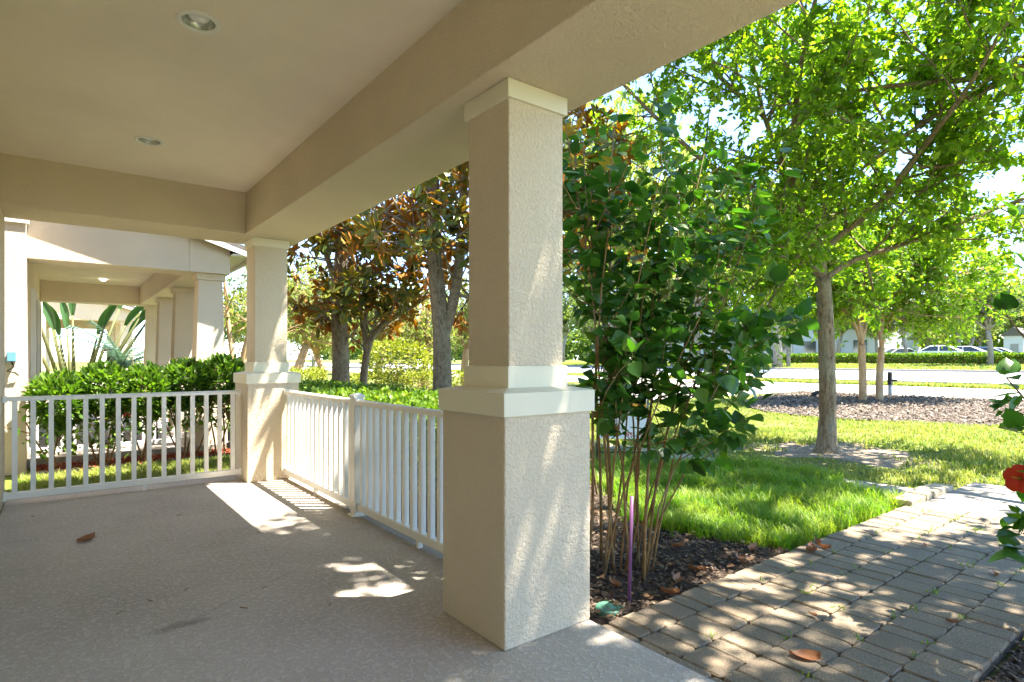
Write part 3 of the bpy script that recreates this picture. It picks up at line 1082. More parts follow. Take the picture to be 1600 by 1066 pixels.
lush = [(2.50, .09), (4.55, .06), (4.7, .3), (5.2, 1.0), (5.3, 1.9), (4.3, 3.0), (3.3, 3.0), (2.75, 1.9), (2.15, 1.25), (2.25, .6)]
x, y = scatter(lush, 17000)
d = clump_noise(x, y, 5, 5)
k = NR.uniform(-.75, 1, len(x)) < d + .72
x, y, d = x[k], y[k], d[k]
x2 = np.concatenate([x, x[::9] + NR.normal(0, .09, len(x[::9]))])
y2 = np.concatenate([y, y[::9] + NR.normal(0, .05, len(y[::9]))])
d = np.concatenate([d, d[::9] - .3])
x, y = x2, y2
V, T = blades(np.stack([x, y, gzv(x) - .012], 1), (.085 + .06 * (d + .5)) * NR.uniform(.6, 1.35, len(x)), .0030, 1.2, 5)
tag(link('lawn_grass', fast_mesh('lawn_grass', V, T), 'grass'), 'long bright green grass between the shrub bed and the paver path', 'grass', None, 'stuff')
lawn = [(5.52, -9), (11.5, -6), (11.6, -2), (11.9, .7), (11.3, 2.0), (10.9, 3.5), (11.2, 5.0), (12.4, 6.4), (14, 7.4), (11.5, 9), (11, 16), (4.7, 16), (4.0, 4.4), (3.0, 2.4), (4.3, 3.0), (5.1, 2.5), (5.3, 1.5)]
x, y = scatter(lawn, 60000, (3, 14, -2, 12))
d = clump_noise(x, y, 1.7, 9) + .5 * clump_noise(x, y, 6, 10)
rt = np.hypot(x - 7.0, y - 1.75)
walk = (x > 4.55) & (x < 6.15) & (y < 0.0)
k = (NR.uniform(-.9, 1, len(x)) < 1.5 * d + .30) & (rt > .95 + .3 * np.sin(5 * np.arctan2(y - 1.8, x - 7.1)) + NR.normal(0, .15, len(x))) & ~walk
x, y, d = x[k], y[k], d[k]
V, T = blades(np.stack([x, y, gzv(x) - .012], 1), .055 + .03 * (d + .5), .005, 1.3, 4)
tag(link('lawn_grass', fast_mesh('lawn_grass', V, T), 'grass_dry'), 'short patchy lawn around the single trunk tree', 'grass', None, 'stuff')
# side strip between the houses
x, y = scatter([(-1.8, 4.75), (.6, 4.75), (.6, 6.42), (-1.8, 6.34)], 5000)
V, T = blades(np.stack([x, y, gzv(x) - .012], 1), np.full(len(x), .10), .004, 1.1, 4)
tag(link('lawn_grass', fast_mesh('lawn_grass', V, T), 'grass_dry'), 'strip of grass between the porch end and the red bark bed', 'grass', None, 'stuff')
# verges by the street
x, y = scatter([(22.65, -8), (24.2, -8), (24.2, 40), (22.65, 40)], 9000)
V, T = blades(np.stack([x, y, gzv(x) - .012], 1), np.full(len(x), .13), .018, 1.2, 4)
tag(link('verge_grass', fast_mesh('verge_grass', V, T), 'grass_dry'), 'narrow grass verge between the street and the pale path', 'grass', None, 'stuff')
x, y = scatter([(37.3, -12), (50, -12), (50, 60), (37.3, 60)], 16000)
V, T = blades(np.stack([x, y, gzv(x) - .012], 1), np.full(len(x), .16), .03, 1.2, 4)
tag(link('verge_grass', fast_mesh('verge_grass', V, T), 'grass_dry'), 'wide grass verge across the street before the clipped hedge', 'grass', None, 'stuff')
# weeds in the paver joints and small tufts on the beds
xs = NR.uniform(.8, 4.5, 70)
ys = np.array([NR.choice(cols[1:6]) for _ in xs]) + NR.normal(0, .01, 70)
V, T = blades(np.stack([xs, ys, np.full(70, -.075)], 1), np.full(70, .035), .003, 1.6, 6)
tag(link('joint_weeds', fast_mesh('joint_weeds', V, T), 'grass'), 'tiny weeds growing in the joints of the paver path', 'weeds', None, 'stuff')


# ------------------------------------------------------------------ fallen leaves, debris, small yard things
def curled_leaf(name, loc, rz, size, label, mat='dry_leaf', curl=.35, group=None, rx=0.0):
    V, F = [], []
    nu, nv = 9, 5
    for i in range(nu):
        t = i / (nu - 1)
        w = .30 * math.sin(math.pi * min(1, t * .93 + .05)) ** .8
        for j in range(nv):
            s = j / (nv - 1) * 2 - 1
            V.append(((t - .5) * size, s * w * size, size * (curl * (s * s) * .30 + curl * .35 * (t - .45) ** 2 * 2 + .02 * math.sin(9 * t + 3 * s) + .16 * s * (t - .3) + .05 * abs(s))))
    for i in range(nu - 1):
        for j in range(nv - 1):
            a = i * nv + j
            F.append((a, a + nv, a + nv + 1, a + 1))
    mb = MB()
    mb.v, mb.f = V, F
    mb.tube([(size * .48, 0, size * .08), (size * .62, .01 * size, size * .05)], size * .012, 4)
    z0 = min(v[2] for v in mb.v)
    mb.v = [(a, b, c - z0) for a, b, c in mb.v]
    o = mb.build(name, mat, None, True)
    o.location = loc
    o.rotation_euler = (rx, 0, rz)
    return tag(o, label, 'leaf', group)


curled_leaf('fallen_leaf', (-1.32, 2.89, 0.001), .5, .115, 'curled brown leaf lying alone on the porch floor', curl=.5)
curled_leaf('fallen_leaf', (1.05, -.73, -.058), -1.1, .12, 'large curled brown leaf lying on the paver path', curl=.28)
for (fx, fy, fr) in ((1.38, .16, .4), (1.62, .2, 2.0), (1.05, .35, 1.2), (2.0, .14, .9), (1.9, .55, 2.7), (1.2, .08, 2.2), (2.25, .2, .1)):
    curled_leaf('fallen_leaf', (fx, fy, -.075), fr, .10, 'dry brown leaf in the litter beside the tall shrub', curl=.5, group='leaves in the shrub bed litter')
for (fx, fy, fr) in ((2.55, -.05, .4), (2.62, -.10, 1.7), (2.48, -.08, 2.6), (2.7, -.02, .9)):
    curled_leaf('fallen_leaf', (fx, fy, -.058), fr, .08, 'small dry leaf in the pile at the lawn corner of the pavers', curl=.7, group='leaves piled at the lawn corner')
for (fx, fy, fr, s) in ((2.9, -.95, .4, .06), (1.5, -.55, 1.4, .045), (1.95, -1.0, 2.2, .05), (3.2, -.5, .2, .05)):
    curled_leaf('fallen_leaf', (fx, fy, -.057), fr, s, 'tiny dry leaf on the paver path', curl=.6, group='tiny leaves on the pavers')
for i, (fx, fy, fr) in enumerate(((-1.23, 1.42, .3), (-.93, 1.55, .9), (-.6, 1.32, .5), (-.35, 2.4, 1.9), (-.72, 3.25, .2), (-1.62, 3.9, 2.1), (-.75, 1.12, 2.2), (-1.1, 1.5, 2.0), (-.4, .9, 1.0))):
    o = MB().tube([(-.02, 0, .004), (0, .006, .006), (.02, .002, .004)], .0022, 5).build('twig', 'stem', None, True)
    o.location = (fx, fy, 0)
    o.rotation_euler = (0, 0, fr)
    tag(o, 'short dark twig lying on the porch floor', 'twig', 'twigs on the porch floor')

# clean-out lid, pebble, purple stake
c0 = thing('cleanout_cap', 'round green plastic cover in the soil by the column base', 'cover', (.80, .16, -.1))
MB().lathe([(0, -.068), (.030, -.068), (.034, -.072), (.052, -.073), (.056, -.068), (.070, -.069), (.074, -.076), (.074, -.12)], .80, .16, 28).build('lid', 'green_plastic', c0, True)
MB().lathe([(0, -.058), (.016, -.058), (.019, -.063), (.019, -.069)], .80, .16, 14).build('plug', 'green_plastic', c0, True)
mb = MB().lathe([(0.0, -.105), (.026, -.10), (.033, -.088), (.026, -.075), (.010, -.068), (0, -.067)], .85, .0, 14)
mb.v = [(.85 + (a - .85) * 1.1, b, c) for a, b, c in mb.v]
tag(mb.build('pebble', 'stone', None, True), 'smooth grey pebble at the corner of soil and pavers', 'pebble')
st = MB().tube([(.95, .16, -.15), (.975, .17, .2), (1.005, .185, .47)], [.010, .010, .010], 12)
tag(st.build('garden_stake', 'purple_pipe', None, True), 'purple plastic stake leaning among the shrub stems', 'stake')

# split-stone blocks at the lawn corner
blk = thing('stone_edging', 'row of rough split stones ending the lawn at the walkway', 'edging', (4.9, .03, -.1))
xx = 4.42
for w in (.17, .2, .16, .21, .14, .2):
    mb = MB().box(xx, xx + w - .012, -.022 + R.uniform(-.012, .012), .14, -.16, -.005 + R.uniform(-.02, .015))
    mb.build('stone', 'rough_stone', blk, False, .012)
    xx += w

# yard sign behind the shrub
sg = thing('yard_sign', 'black framed yard sign with orange band and red numbers behind the shrub', 'sign', (4.2, 3.15, -.1))
a = Vector((3.98, 3.33, 0))
b = Vector((4.49, 2.93, 0))
ux = (b - a).normalized()
nx = Vector((ux.y, -ux.x, 0))
Wd = (b - a).length


def onsign(u, z, n=0.0):
    q = a + ux * u + nx * n
    return (q.x, q.y, z)


for u in (0, Wd):
    MB().tube([onsign(u, -.2), onsign(u, .75)], .011, 8).build('post', 'black_metal', sg)
for z in (.75, .03):
    MB().tube([onsign(0, z), onsign(Wd, z)], .009, 8).build('cross_bar', 'black_metal', sg)


def sign_rect(name, u0, u1, z0, z1, n0, n1, m, par):
    mb = MB()
    mb.v = [onsign(u, z, n) for n in (n0, n1) for (u, z) in ((u0, z0), (u1, z0), (u1, z1), (u0, z1))]
    mb.f = [(0, 3, 2, 1), (4, 5, 6, 7), (0, 1, 5, 4), (1, 2, 6, 5), (2, 3, 7, 6), (3, 0, 4, 7)]
    return mb.build(name, m, par)


pn = sign_rect('panel', .015, Wd - .015, .20, .735, -.004, .004, 'sign_white', sg)
sign_rect('orange_band', .02, Wd - .02, .56, .655, .0045, .007, 'sign_orange', pn)
for txt, u in (('0', .12), ('95', .37), ('4', .53)):
    cu = bpy.data.curves.new('lettering', 'FONT')
    cu.body = txt
    cu.size = .085
    cu.extrude = .001
    tmp = bpy.data.objects.new('tmp_text', cu)
    COL.objects.link(tmp)
    bpy.context.view_layer.update()
    me = bpy.data.meshes.new_from_object(tmp.evaluated_get(bpy.context.evaluated_depsgraph_get()))
    bpy.data.objects.remove(tmp)
    vs = [onsign(u + v.co.x, .225 + v.co.y, .006 + v.co.z) for v in me.vertices]
    for v, q in zip(me.vertices, vs):
        v.co = q
    me.materials.clear()
    link('lettering', me, 'sign_red', pn)

# path light by the two-trunk tree, spot light
pl = thing('path_light', 'slim post light at the street edge of the bark bed', 'lamp', (17.06, 4.65, .12))
MB().tube([(17.06, 4.65, .05), (17.06, 4.65, .55)], .05, 10).build('post', 'grey_plastic', pl, True)
MB().box(17.0, 17.12, 4.6, 4.7, .5, .86).build('lamp_head', 'black_metal', pl, False, .01)
MB().tube([(17.06, 4.65, .62), (17.18, 4.52, .62)], .03, 8).build('bracket', 'black_metal', pl)
sp = thing('spot_light', 'small black spot light on the bark bed near the driveway', 'lamp', (15.3, 5.9, .09))
MB().tube([(15.3, 5.9, .0), (15.3, 5.9, .22)], .015, 8).build('stake', 'black_metal', sp)
MB().tube([(15.24, 5.95, .22), (15.38, 5.84, .30)], [.05, .06], 10).build('lamp_head', 'black_metal', sp)


# ------------------------------------------------------------------ hedges and shrubs
def shell_foliage(name, boxes, n, size, mat, parent, tpl=T_BROAD, seed=1, wob=.08, depth=.22):
    """leaves spread through the outer shell of clipped box volumes (x0,x1,y0,y1,z0,z1)"""
    r = np.random.default_rng(seed)
    PP, DD = [], []
    for (x0, x1, y0, y1, z0, z1) in boxes:
        a = np.array([(x1 - x0) * (y1 - y0), (y1 - y0) * (z1 - z0), (y1 - y0) * (z1 - z0), (x1 - x0) * (z1 - z0), (x1 - x0) * (z1 - z0)])
        f = r.choice(5, n, p=a / a.sum())
        u, v = r.uniform(0, 1, n), r.uniform(0, 1, n)
        dd = np.abs(r.normal(0, depth, n)) * .5
        X = x0 + (x1 - x0) * u
        Y = y0 + (y1 - y0) * v
        Z = z0 + (z1 - z0) * r.uniform(0, 1, n)
        nrm = np.zeros((n, 3))
        Y = np.where(f >= 3, np.where(f == 3, y0 + dd, y1 - dd), Y)
        X = np.where((f == 1) | (f == 2), np.where(f == 1, x0 + dd, x1 - dd), X)
        Z = np.where(f == 0, z1 - dd, Z)
        nrm[f == 0, 2] = 1
        nrm[f == 1, 0] = -1
        nrm[f == 2, 0] = 1
        nrm[f == 3, 1] = -1
        nrm[f == 4, 1] = 1
        bumpv = clump_noise(X * 1.0, Y + Z * .7, 7, seed + 3) * wob + clump_noise(X + Z, Y, 2.5, seed + 4) * wob
        P = np.stack([X, Y, Z], 1) + nrm * bumpv[:, None] + r.normal(0, .015, (n, 3))
        P[:, 2] = np.maximum(P[:, 2], z0 - .02)
        PP.append(P)
        DD.append(nrm * .7 + r.normal(0, .7, (n, 3)) + np.array([0, 0, .35]))
    P = np.vstack(PP)
    D = np.vstack(DD)
    S = size * r.uniform(.6, 1.25, len(P))
    return link(name, leaf_mesh(name, P, D, S, tpl, .7, r), mat, parent)


def wood_stems(parent, spots, h, r0, seed, mat='stem', name='stem', spread=.18, joined=True):
    rng = random.Random(seed)
    for (x, y, z) in spots:
        mb = MB()
        pth = bezier_path((x, y, z), (rng.gauss(0, spread), rng.gauss(0, spread), 1), h * rng.uniform(.75, 1.1), rng, 5, .16, .1)
        mb.tube(pth, [r0 * (1 - .12 * k) for k in range(6)], 5, False)
        for q in range(3):
            p, tg = point_on(pth, rng.uniform(.35, .9))
            bb = bezier_path(p, tg + vrand(rng) * .8, h * .4, rng, 3, .2, .08)
            mb.tube(bb, [r0 * .6, r0 * .5, r0 * .4, r0 * .25], 4, False)
        mb.build(name, mat, parent, True)


# clipped hedge beside the porch front, seen over and between the balusters
hd = thing('clipped_hedge', 'clipped green hedge just outside the front porch railing', 'hedge', (2.0, 4, -.1))
rr = random.Random(5)
wood_stems(hd, [(rr.uniform(1.2, 2.7), rr.uniform(1.9, 8.5), -.1) for _ in range(34)], .75, .012, 5)
shell_foliage('foliage', [(1.05, 2.15, 1.75, 4.4, .02, .74), (1.0, 2.6, 4.2, 9.2, .05, .80)], 17000, .055, 'leaf_hedge', hd, T_BROAD, 21, .07)
# golden low shrubs further out
for i, (x0, y0, sx, sy, h) in enumerate(((4.6, 16.6, 1.1, 1.2, .95), (6.2, 15.4, 1.2, 1.2, .85), (7.4, 14.2, 1.3, 1.2, .9), (8.7, 13.2, 1.2, 1.2, .85), (5.3, 18.6, 1.2, 1.2, 1.0))):
    t = thing('golden_shrub', 'low golden green shrub in the bed beyond the clipped hedge', 'shrub', (x0, y0, -.1), 'golden shrubs beyond the hedge')
    wood_stems(t, [(x0 + rr.uniform(-.4, .4), y0 + rr.uniform(-.4, .4), gz(x0)) for _ in range(6)], h * .8, .012, 50 + i)
    shell_foliage('foliage', [(x0 - sx / 2, x0 + sx / 2, y0 - sy / 2, y0 + sy / 2, gz(x0) + .05, gz(x0) + h)], 1500, .075, 'leaf_yhedge', t, T_BROAD, 60 + i, .12)
# clipped hedge across the street
t = thing('clipped_hedge', 'long clipped hedge in front of the parked cars across the street', 'hedge', (51, 12, .8))
shell_foliage('foliage', [(50.6, 51.8, -4, 30, gz(51) - .02, gz(51) + .80)], 24000, .17, 'leaf_hedge', t, T_BROAD, 71, .06)
MB().box(50.85, 51.55, -3.8, 29.8, gz(51) - .05, gz(51) + .6).build('branches', 'stem', t)
# loose side shrubs between the porch end and the next house
slabels = ['leafy green shrub against the end wall with the utility box',
           'leafy green shrub second from the utility box wall',
           'leafy green shrub in the middle of the row over the red bark',
           'leafy green shrub second from the column, over the red bark',
           'leafy green shrub right behind the far porch column']
for i, (x0, h, w) in enumerate(((-1.45, 1.05, .50), (-1.02, 1.14, .52), (-.58, 1.12, .5), (-.12, 1.18, .5), (.30, 1.24, .5))):
    y0 = 6.72 + .06 * (i % 2)
    t = thing('side_shrub', slabels[i], 'shrub', (x0, y0, -.1), 'shrubs over the red bark bed')
    wood_stems(t, [(x0 + rr.gauss(0, .06), y0 + rr.gauss(0, .06), -.1) for _ in range(5)], h * .9, .013, 80 + i, spread=.22)
    r = np.random.default_rng(90 + i)
    n = 2000
    u = unit(r.normal(0, 1, (n, 3)))
    rad = r.uniform(.55, 1.05, n) ** .7
    P = np.stack([x0 + u[:, 0] * w * .56 * rad, y0 + u[:, 1] * .42 * rad, h - .30 + u[:, 2] * .30 * rad], 1)
    P[:, 2] += .05 * clump_noise(P[:, 0], P[:, 1], 9, i)
    n2 = 260
    P2 = np.stack([x0 + r.normal(0, w * .28, n2), y0 + r.normal(0, .2, n2), r.uniform(.1 if i < 2 else .3, h - .4, n2)], 1)
    P = np.vstack([P, P2])
    D = np.vstack([u, r.normal(0, 1, (n2, 3))]) + np.array([0, 0, .5]) + r.normal(0, .45, P.shape)
    link('foliage', leaf_mesh('foliage', P, D, .085 * r.uniform(.6, 1.2, len(P)), T_SIMPLE, .6, r), 'leaf_side', t)
# scalloped edging along the red bark
se = thing('garden_edging', 'black scalloped plastic edging along the red bark bed', 'edging', (-.6, 6.38, -.1))
for k in range(15):
    x0 = -1.68 + k * .142
    y0 = 6.33 + (x0 + 1.7) * .045
    pts = [(x0, -.14), (x0 + .138, -.14), (x0 + .138, -.06)] + [(x0 + .069 + .069 * math.cos(q), -.06 + .045 * math.sin(q)) for q in np.linspace(.3, math.pi - .3, 6)] + [(x0, -.06)]
    MB().prism(pts, 'y', y0 - .006, y0 + .006).build('scallop', 'black_plastic', se)


# ------------------------------------------------------------------ tall shrub (hibiscus) beside the column
def heart_leaf_mesh(name, mat, fold=.18, bend=.18):
    """broad pointed leaf with a midrib crease; length 1 along y"""
    prof = [(0.0, .0), (.06, .20), (.18, .36), (.34, .40), (.52, .36), (.70, .25), (.86, .11), (1.0, 0.0)]
    V, F = [], []
    for (t, w) in prof:
        zc = -bend * t * t
        V += [(-w, t - .05 * (w > .3), zc + fold * w), (-w * .5, t, zc + fold * w * .35), (0, t, zc), (w * .5, t, zc + fold * w * .35), (w, t - .05 * (w > .3), zc + fold * w)]
    for i in range(len(prof) - 1):
        for j in range(4):
            a = i * 5 + j
            F.append((a, a + 1, a + 6, a + 5))
    mb = MB()
    mb.v, mb.f = V, F
    mb.tube([(0, -.28, .06), (0, 0, 0)], .012, 3, False)
    me = mb.mesh(name)
    me.materials.append(M[mat])
    me.polygons.foreach_set('use_smooth', np.ones(len(me.polygons), dtype=bool))
    return me


HEARTS = [heart_leaf_mesh('leaf', 'leaf_hib_o', f, b) for f, b in ((.18, .18), (.35, .05), (.08, .35), (-.12, .25))]


def shrub(name, label, base, tips, seed, nleaf, leaf, nobj, zmin, spread=.5, r0=.014, start=.3):
    rng = random.Random(seed)
    t = thing(name, label, 'shrub', base)
    P, D = [], []
    for (bx, by, tip) in tips:
        p0 = Vector((base[0] + bx, base[1] + by, -.13))
        tip = Vector(tip)
        pth = []
        for k in range(9):
            s = k / 8
            q = p0.lerp(tip, s)
            bow = math.sin(math.pi * s) * .06
            q = q + Vector((rng.gauss(0, .012), rng.gauss(0, .012), 0)) - Vector(((tip - p0).x, (tip - p0).y, 0)) * (s * (1 - s)) * .5
            pth.append(q)
        rr_ = r0 * rng.uniform(.7, 1.2)
        mb = MB().tube(pth, [rr_ * (1 - .085 * k) for k in range(9)], 7)
        paths = [pth[3:]]
        for q in range(5):
            p, tg = point_on(pth, rng.uniform(start, .95))
            bb = bezier_path(p, tg * .8 + vrand(rng) * .75 + Vector((0, 0, .1)), rng.uniform(.35, .8) * spread * 1.5, rng, 4, .18, .03)
            mb.tube(bb, [rr_ * .5, rr_ * .42, rr_ * .34, rr_ * .25, rr_ * .15], 5)
            paths.append(bb)
        mb.build('stem', 'stem', t, True)
        for pa in paths:
            for k in range(4):
                dd_ = (vrand(rng) + (pa[-1] - pa[-2]).normalized() * .6).normalized()
                P.append(pa[-1] + dd_ * leaf * .25)
                D.append(dd_)
            m = max(3, int(nleaf * rng.uniform(.7, 1.3)))
            for k in range(m):
                p, tg = point_on(pa, (k + rng.random()) / m)
                s = vrand(rng)
                s = (s - tg * s.dot(tg)).normalized()
                d = (s + tg * .35 + Vector((0, 0, -.25))).normalized()
                q = p + d * leaf * .35
                if q.z > zmin + rng.uniform(0, .35):
                    P.append(q)
                    D.append(d)
    P = np.array([tuple(q) for q in P])
    D = np.array([tuple(q) for q in D])
    S = leaf * NR.uniform(.42, 1.3, len(P))
    order = np.argsort(np.linalg.norm(P - CAM, axis=1) / S)
    x, y, z = frames(D, .45, (0, 0, 1), np.random.default_rng(seed))
    inv = t.matrix_basis.inverted()
    for i in order[:nobj]:
        o = bpy.data.objects.new('leaf', HEARTS[rng.randrange(4)])
        COL.objects.link(o)
        o.parent = t
        s = float(S[i])
        mm_ = Matrix(((x[i][0] * s, y[i][0] * s, z[i][0] * s, P[i][0]), (x[i][1] * s, y[i][1] * s, z[i][1] * s, P[i][1]), (x[i][2] * s, y[i][2] * s, z[i][2] * s, P[i][2]), (0, 0, 0, 1)))
        o.matrix_basis = inv @ mm_
    rest = order[nobj:]
    if len(rest):
        T = np.array([(0, 0, 0), (-.36, .28, .06), (-.36, .5, .03), (-.12, .88, -.1), (0, 1, -.16), (.12, .88, -.1), (.36, .5, .03), (.36, .28, .06)])
        F = np.array([(0, 4, 3, 2), (0, 2, 1, 1), (0, 6, 5, 4), (0, 7, 6, 6)])
        F3 = np.array([(0, 4, 3), (0, 3, 2), (0, 2, 1), (0, 6, 5), (0, 5, 4), (0, 7, 6)])
        V, FF = cloud(P[rest], D[rest], S[rest], (T, F3), .45, np.random.default_rng(seed + 1))
        tag(link('foliage', fast_mesh('foliage', V, FF), 'leaf_hib', t), kind='stuff')
    print('shrub', name, len(P))
    return t


rng = random.Random(31)
tips = []
# tops across the picture: towards the yard side and towards the path
for k in range(15):
    s = k / 14
    ox = -.05 + 1.02 * s + rng.gauss(0, .06)
    oy = .52 - .80 * s + rng.gauss(0, .12)
    dep = rng.uniform(-.30, .35)
    h = 2.74 - .22 * s - .35 * abs(rng.gauss(0, .5)) + (0 if k % 3 else .1)
    tips.append((rng.gauss(0, .10), rng.gauss(0, .09), (1.22 + ox + dep * .6, .42 + oy + dep * .8, max(1.35, h))))
tips += [(.12, -.08, (2.14, -.08, 2.5)), (.1, .05, (2.2, .02, 1.95)), (.12, 0, (2.22, .12, 1.2)), (.05, -.1, (1.9, -.12, 1.65))]
hib = shrub('tall_shrub', 'tall leafy many-stemmed shrub in the soil beside the near column', (1.30, .48, -.1), tips, 41, 17, .106, 300, .30, .5, .0095)
# yellowed leaf and young red shoots as parts
ye = heart_leaf_mesh('leaf', 'leaf_yellow')
for q, s in (((1.52, .30, .62), .085), ((1.30, .62, 2.42), .10), ((1.36, .66, 2.48), .09)):
    o = bpy.data.objects.new('leaf', ye)
    COL.objects.link(o)
    o.parent = hib
    o.matrix_basis = hib.matrix_basis.inverted() @ Matrix.Translation(q) @ Matrix.Rotation(1.2, 4, 'Z') @ Matrix.Rotation(.6, 4, 'X') @ Matrix.Scale(s, 4)
    o['label'] = 'yellowed leaf'

# red hibiscus on the far side of the path, only its edge leaves reach into view
tips2 = [(rng.gauss(0, .12), rng.gauss(0, .08), q) for q in ((2.05, -1.33, .70), (2.27, -1.17, 1.90), (2.6, -1.55, 2.0), (2.0, -1.65, 1.75), (2.5, -1.9, 1.6), (2.27, -1.15, 1.44), (2.12, -1.22, .40), (2.3, -1.14, 1.12), (2.2, -1.22, .86), (2.35, -1.2, 1.65))]
hib2 = shrub('flowering_shrub', 'shrub with a red flower at the path edge, opposite the lawn', (2.25, -1.75, -.1), tips2, 43, 5, .10, 160, .15, .16)
fl = MB()
V, F = [], []
c = Vector((2.035, -1.235, .665))
toc = (Vector(CAM) - c).normalized()
ax = (Vector((-.75, .10, .15)) - toc * .15).normalized()
uu = ax.cross(Vector((0, 0, 1))).normalized()
vv = uu.cross(ax)
pet = None
for k in range(5):
    an = 2 * math.pi * k / 5 + .3
    mb = MB()
    nu, nv = 7, 5
    for i in range(nu):
        s = i / (nu - 1)
        for j in range(nv):
            w = (j / (nv - 1) * 2 - 1)
            wid = .006 + .027 * math.sin(math.pi * min(1, s * .72 + .02)) ** 1.2
            rad = .006 + .060 * s * (1 - .10 * w * w)
            a2 = an + math.atan2(w * wid, rad + .001)
            rd = math.hypot(rad, w * wid)
            up = .034 * s - .030 * s * s + .006 * math.sin(7 * w + k) * s
            mb.v.append(tuple(c + uu * math.cos(a2) * rd + vv * math.sin(a2) * rd + ax * up))
    for i in range(nu - 1):
        for j in range(nv - 1):
            q = i * nv + j
            mb.f.append((q, q + nv, q + nv + 1, q + 1))
    mb.build('petal', 'petal', hib2, True)
MB().tube([c - ax * .035, c - ax * .02, c - ax * .002], [.004, .012, .014], 8).build('calyx', 'leaf_hib', hib2, True)
MB().tube([c - ax * .05, c + ax * .02, c + ax * .07], [.006, .004, .002], 6).build('flower_stalk', 'leaf_yellow', hib2, True)


# ------------------------------------------------------------------ trees near the porch
base = Vector((7.07, 1.88, -.09))
trunk = [base + Vector((0, 0, -.1)), base + Vector((0, 0, .06)), base + Vector((.01, 0, .5)), base + Vector((0, .01, 1.4)), base + Vector((-.03, .02, 2.0)), Vector((7.02, 1.92, 2.35))]


def limb(*pts):
    return [Vector(p) for p in pts]


def smooth_path(pts, sub=3):
    out = []
    n = len(pts)
    for i in range(n - 1):
        p0, p1, p2, p3 = pts[max(i - 1, 0)], pts[i], pts[i + 1], pts[min(i + 2, n - 1)]
        for k in range(sub):
            t = k / sub
            out.append(.5 * ((2 * p1) + (p2 - p0) * t + (2 * p0 - 5 * p1 + 4 * p2 - p3) * t * t + (3 * p1 - p0 - 3 * p2 + p3) * t ** 3))
    out.append(pts[-1])
    return out


fk = Vector((7.02, 1.92, 2.32))
LB = [
    (limb(fk, (6.75, 2.0, 2.62), (6.3, 2.2, 2.62), (5.9, 2.45, 2.70), (5.4, 2.9, 3.1)), .05, .02, .8),
    (limb(fk, (7.05, 1.85, 2.8), (7.3, 1.3, 3.3), (7.4, .85, 3.9), (7.35, .3, 4.6), (7.2, -.3, 5.2)), .052, .02, 1.0),
    (limb(fk, (6.9, 2.0, 2.9), (6.7, 2.2, 3.7), (6.5, 2.5, 4.7), (6.3, 2.6, 5.8)), .062, .02, 1.1),
    (limb(fk, (7.2, 2.0, 2.9), (7.6, 2.1, 3.8), (7.9, 2.2, 5.0), (8.0, 2.2, 6.2)), .06, .02, 1.1),
    (limb(fk, (7.3, 1.6, 2.6), (8.0, 1.0, 2.9), (8.7, .3, 3.3), (9.3, -.4, 3.6)), .045, .018, .9),
    (limb(fk, (7.3, 2.3, 2.7), (7.9, 2.9, 3.1), (8.4, 3.6, 3.5)), .045, .018, .8),
    (limb((6.75, 2.15, 3.4), (6.0, 2.9, 3.9), (5.4, 3.6, 4.8), (5.0, 4.2, 5.7)), .05, .016, .6),
    (limb((6.5, 2.5, 4.7), (6.0, 3.0, 5.4), (5.7, 3.3, 6.2)), .045, .015, .5),
    (limb((6.7, 2.2, 3.7), (6.2, 1.9, 4.4), (5.7, 1.5, 5.2), (5.3, 1.0, 5.8)), .05, .015, .6),
    (limb((7.3, 1.3, 3.3), (6.8, .7, 3.7), (6.3, .1, 4.1), (5.9, -.4, 4.6)), .045, .014, .45),
]
LB = [(smooth_path(p), a_, b_, d_) for p, a_, b_, d_ in LB]
LB.append((smooth_path(trunk), .165, .125, 0))
LB[-1] = (LB[-1][0], .124, .102, 0)
oak = make_tree('shade_tree', 'single trunk shade tree standing on the patchy lawn', tuple(base), LB, 101, 'bark_oak', 'leaf_tree', n2=27, len2=1.55, n3=10, len3=.6, nleaf=23, leaf=.095, up_bias=.05)
MB().lathe([(.23, -.14), (.175, -.07), (.142, .0), (.126, .12), (.112, .36)], 7.07, 1.88, 16).build('root_flare', 'bark_oak', oak, True)

base2 = Vector((6.4, -3.2, -.09))
LB = [
    (limb(base2 + Vector((0, 0, 2.2)), (6.5, -2.4, 3.2), (6.9, -1.3, 4.15), (7.2, -.3, 4.45), (7.0, .55, 4.2), (6.5, 1.2, 3.6)), .085, .018, 1.1),
    (limb((7.2, -.3, 4.45), (6.9, .35, 4.5), (6.3, 1.1, 4.5), (5.7, 1.7, 4.3)), .045, .014, .9),
    (limb(base2 + Vector((0, 0, 2.2)), (5.9, -2.8, 3.4), (5.2, -2.2, 4.4), (4.5, -1.5, 5.0), (3.9, -.8, 5.3)), .08, .018, .9),
    (limb(base2 + Vector((0, 0, 2.2)), (6.3, -3.3, 3.6), (6.0, -3.2, 5.0), (5.6, -3.0, 6.3)), .09, .018, 1.0),
    (limb(base2 + Vector((0, 0, 2.2)), (7.2, -3.0, 3.2), (8.1, -2.3, 4.0), (8.9, -1.4, 4.6), (9.3, -.5, 5.0)), .08, .018, 1.0),
    (limb((5.2, -2.2, 4.4), (4.6, -2.6, 5.0), (4.0, -3.0, 5.4)), .04, .014, .8),
    (limb((6.9, -1.3, 4.15), (6.6, -.9, 5.0), (6.2, -.3, 5.8), (6.0, .4, 6.3)), .05, .014, 1.0),
]
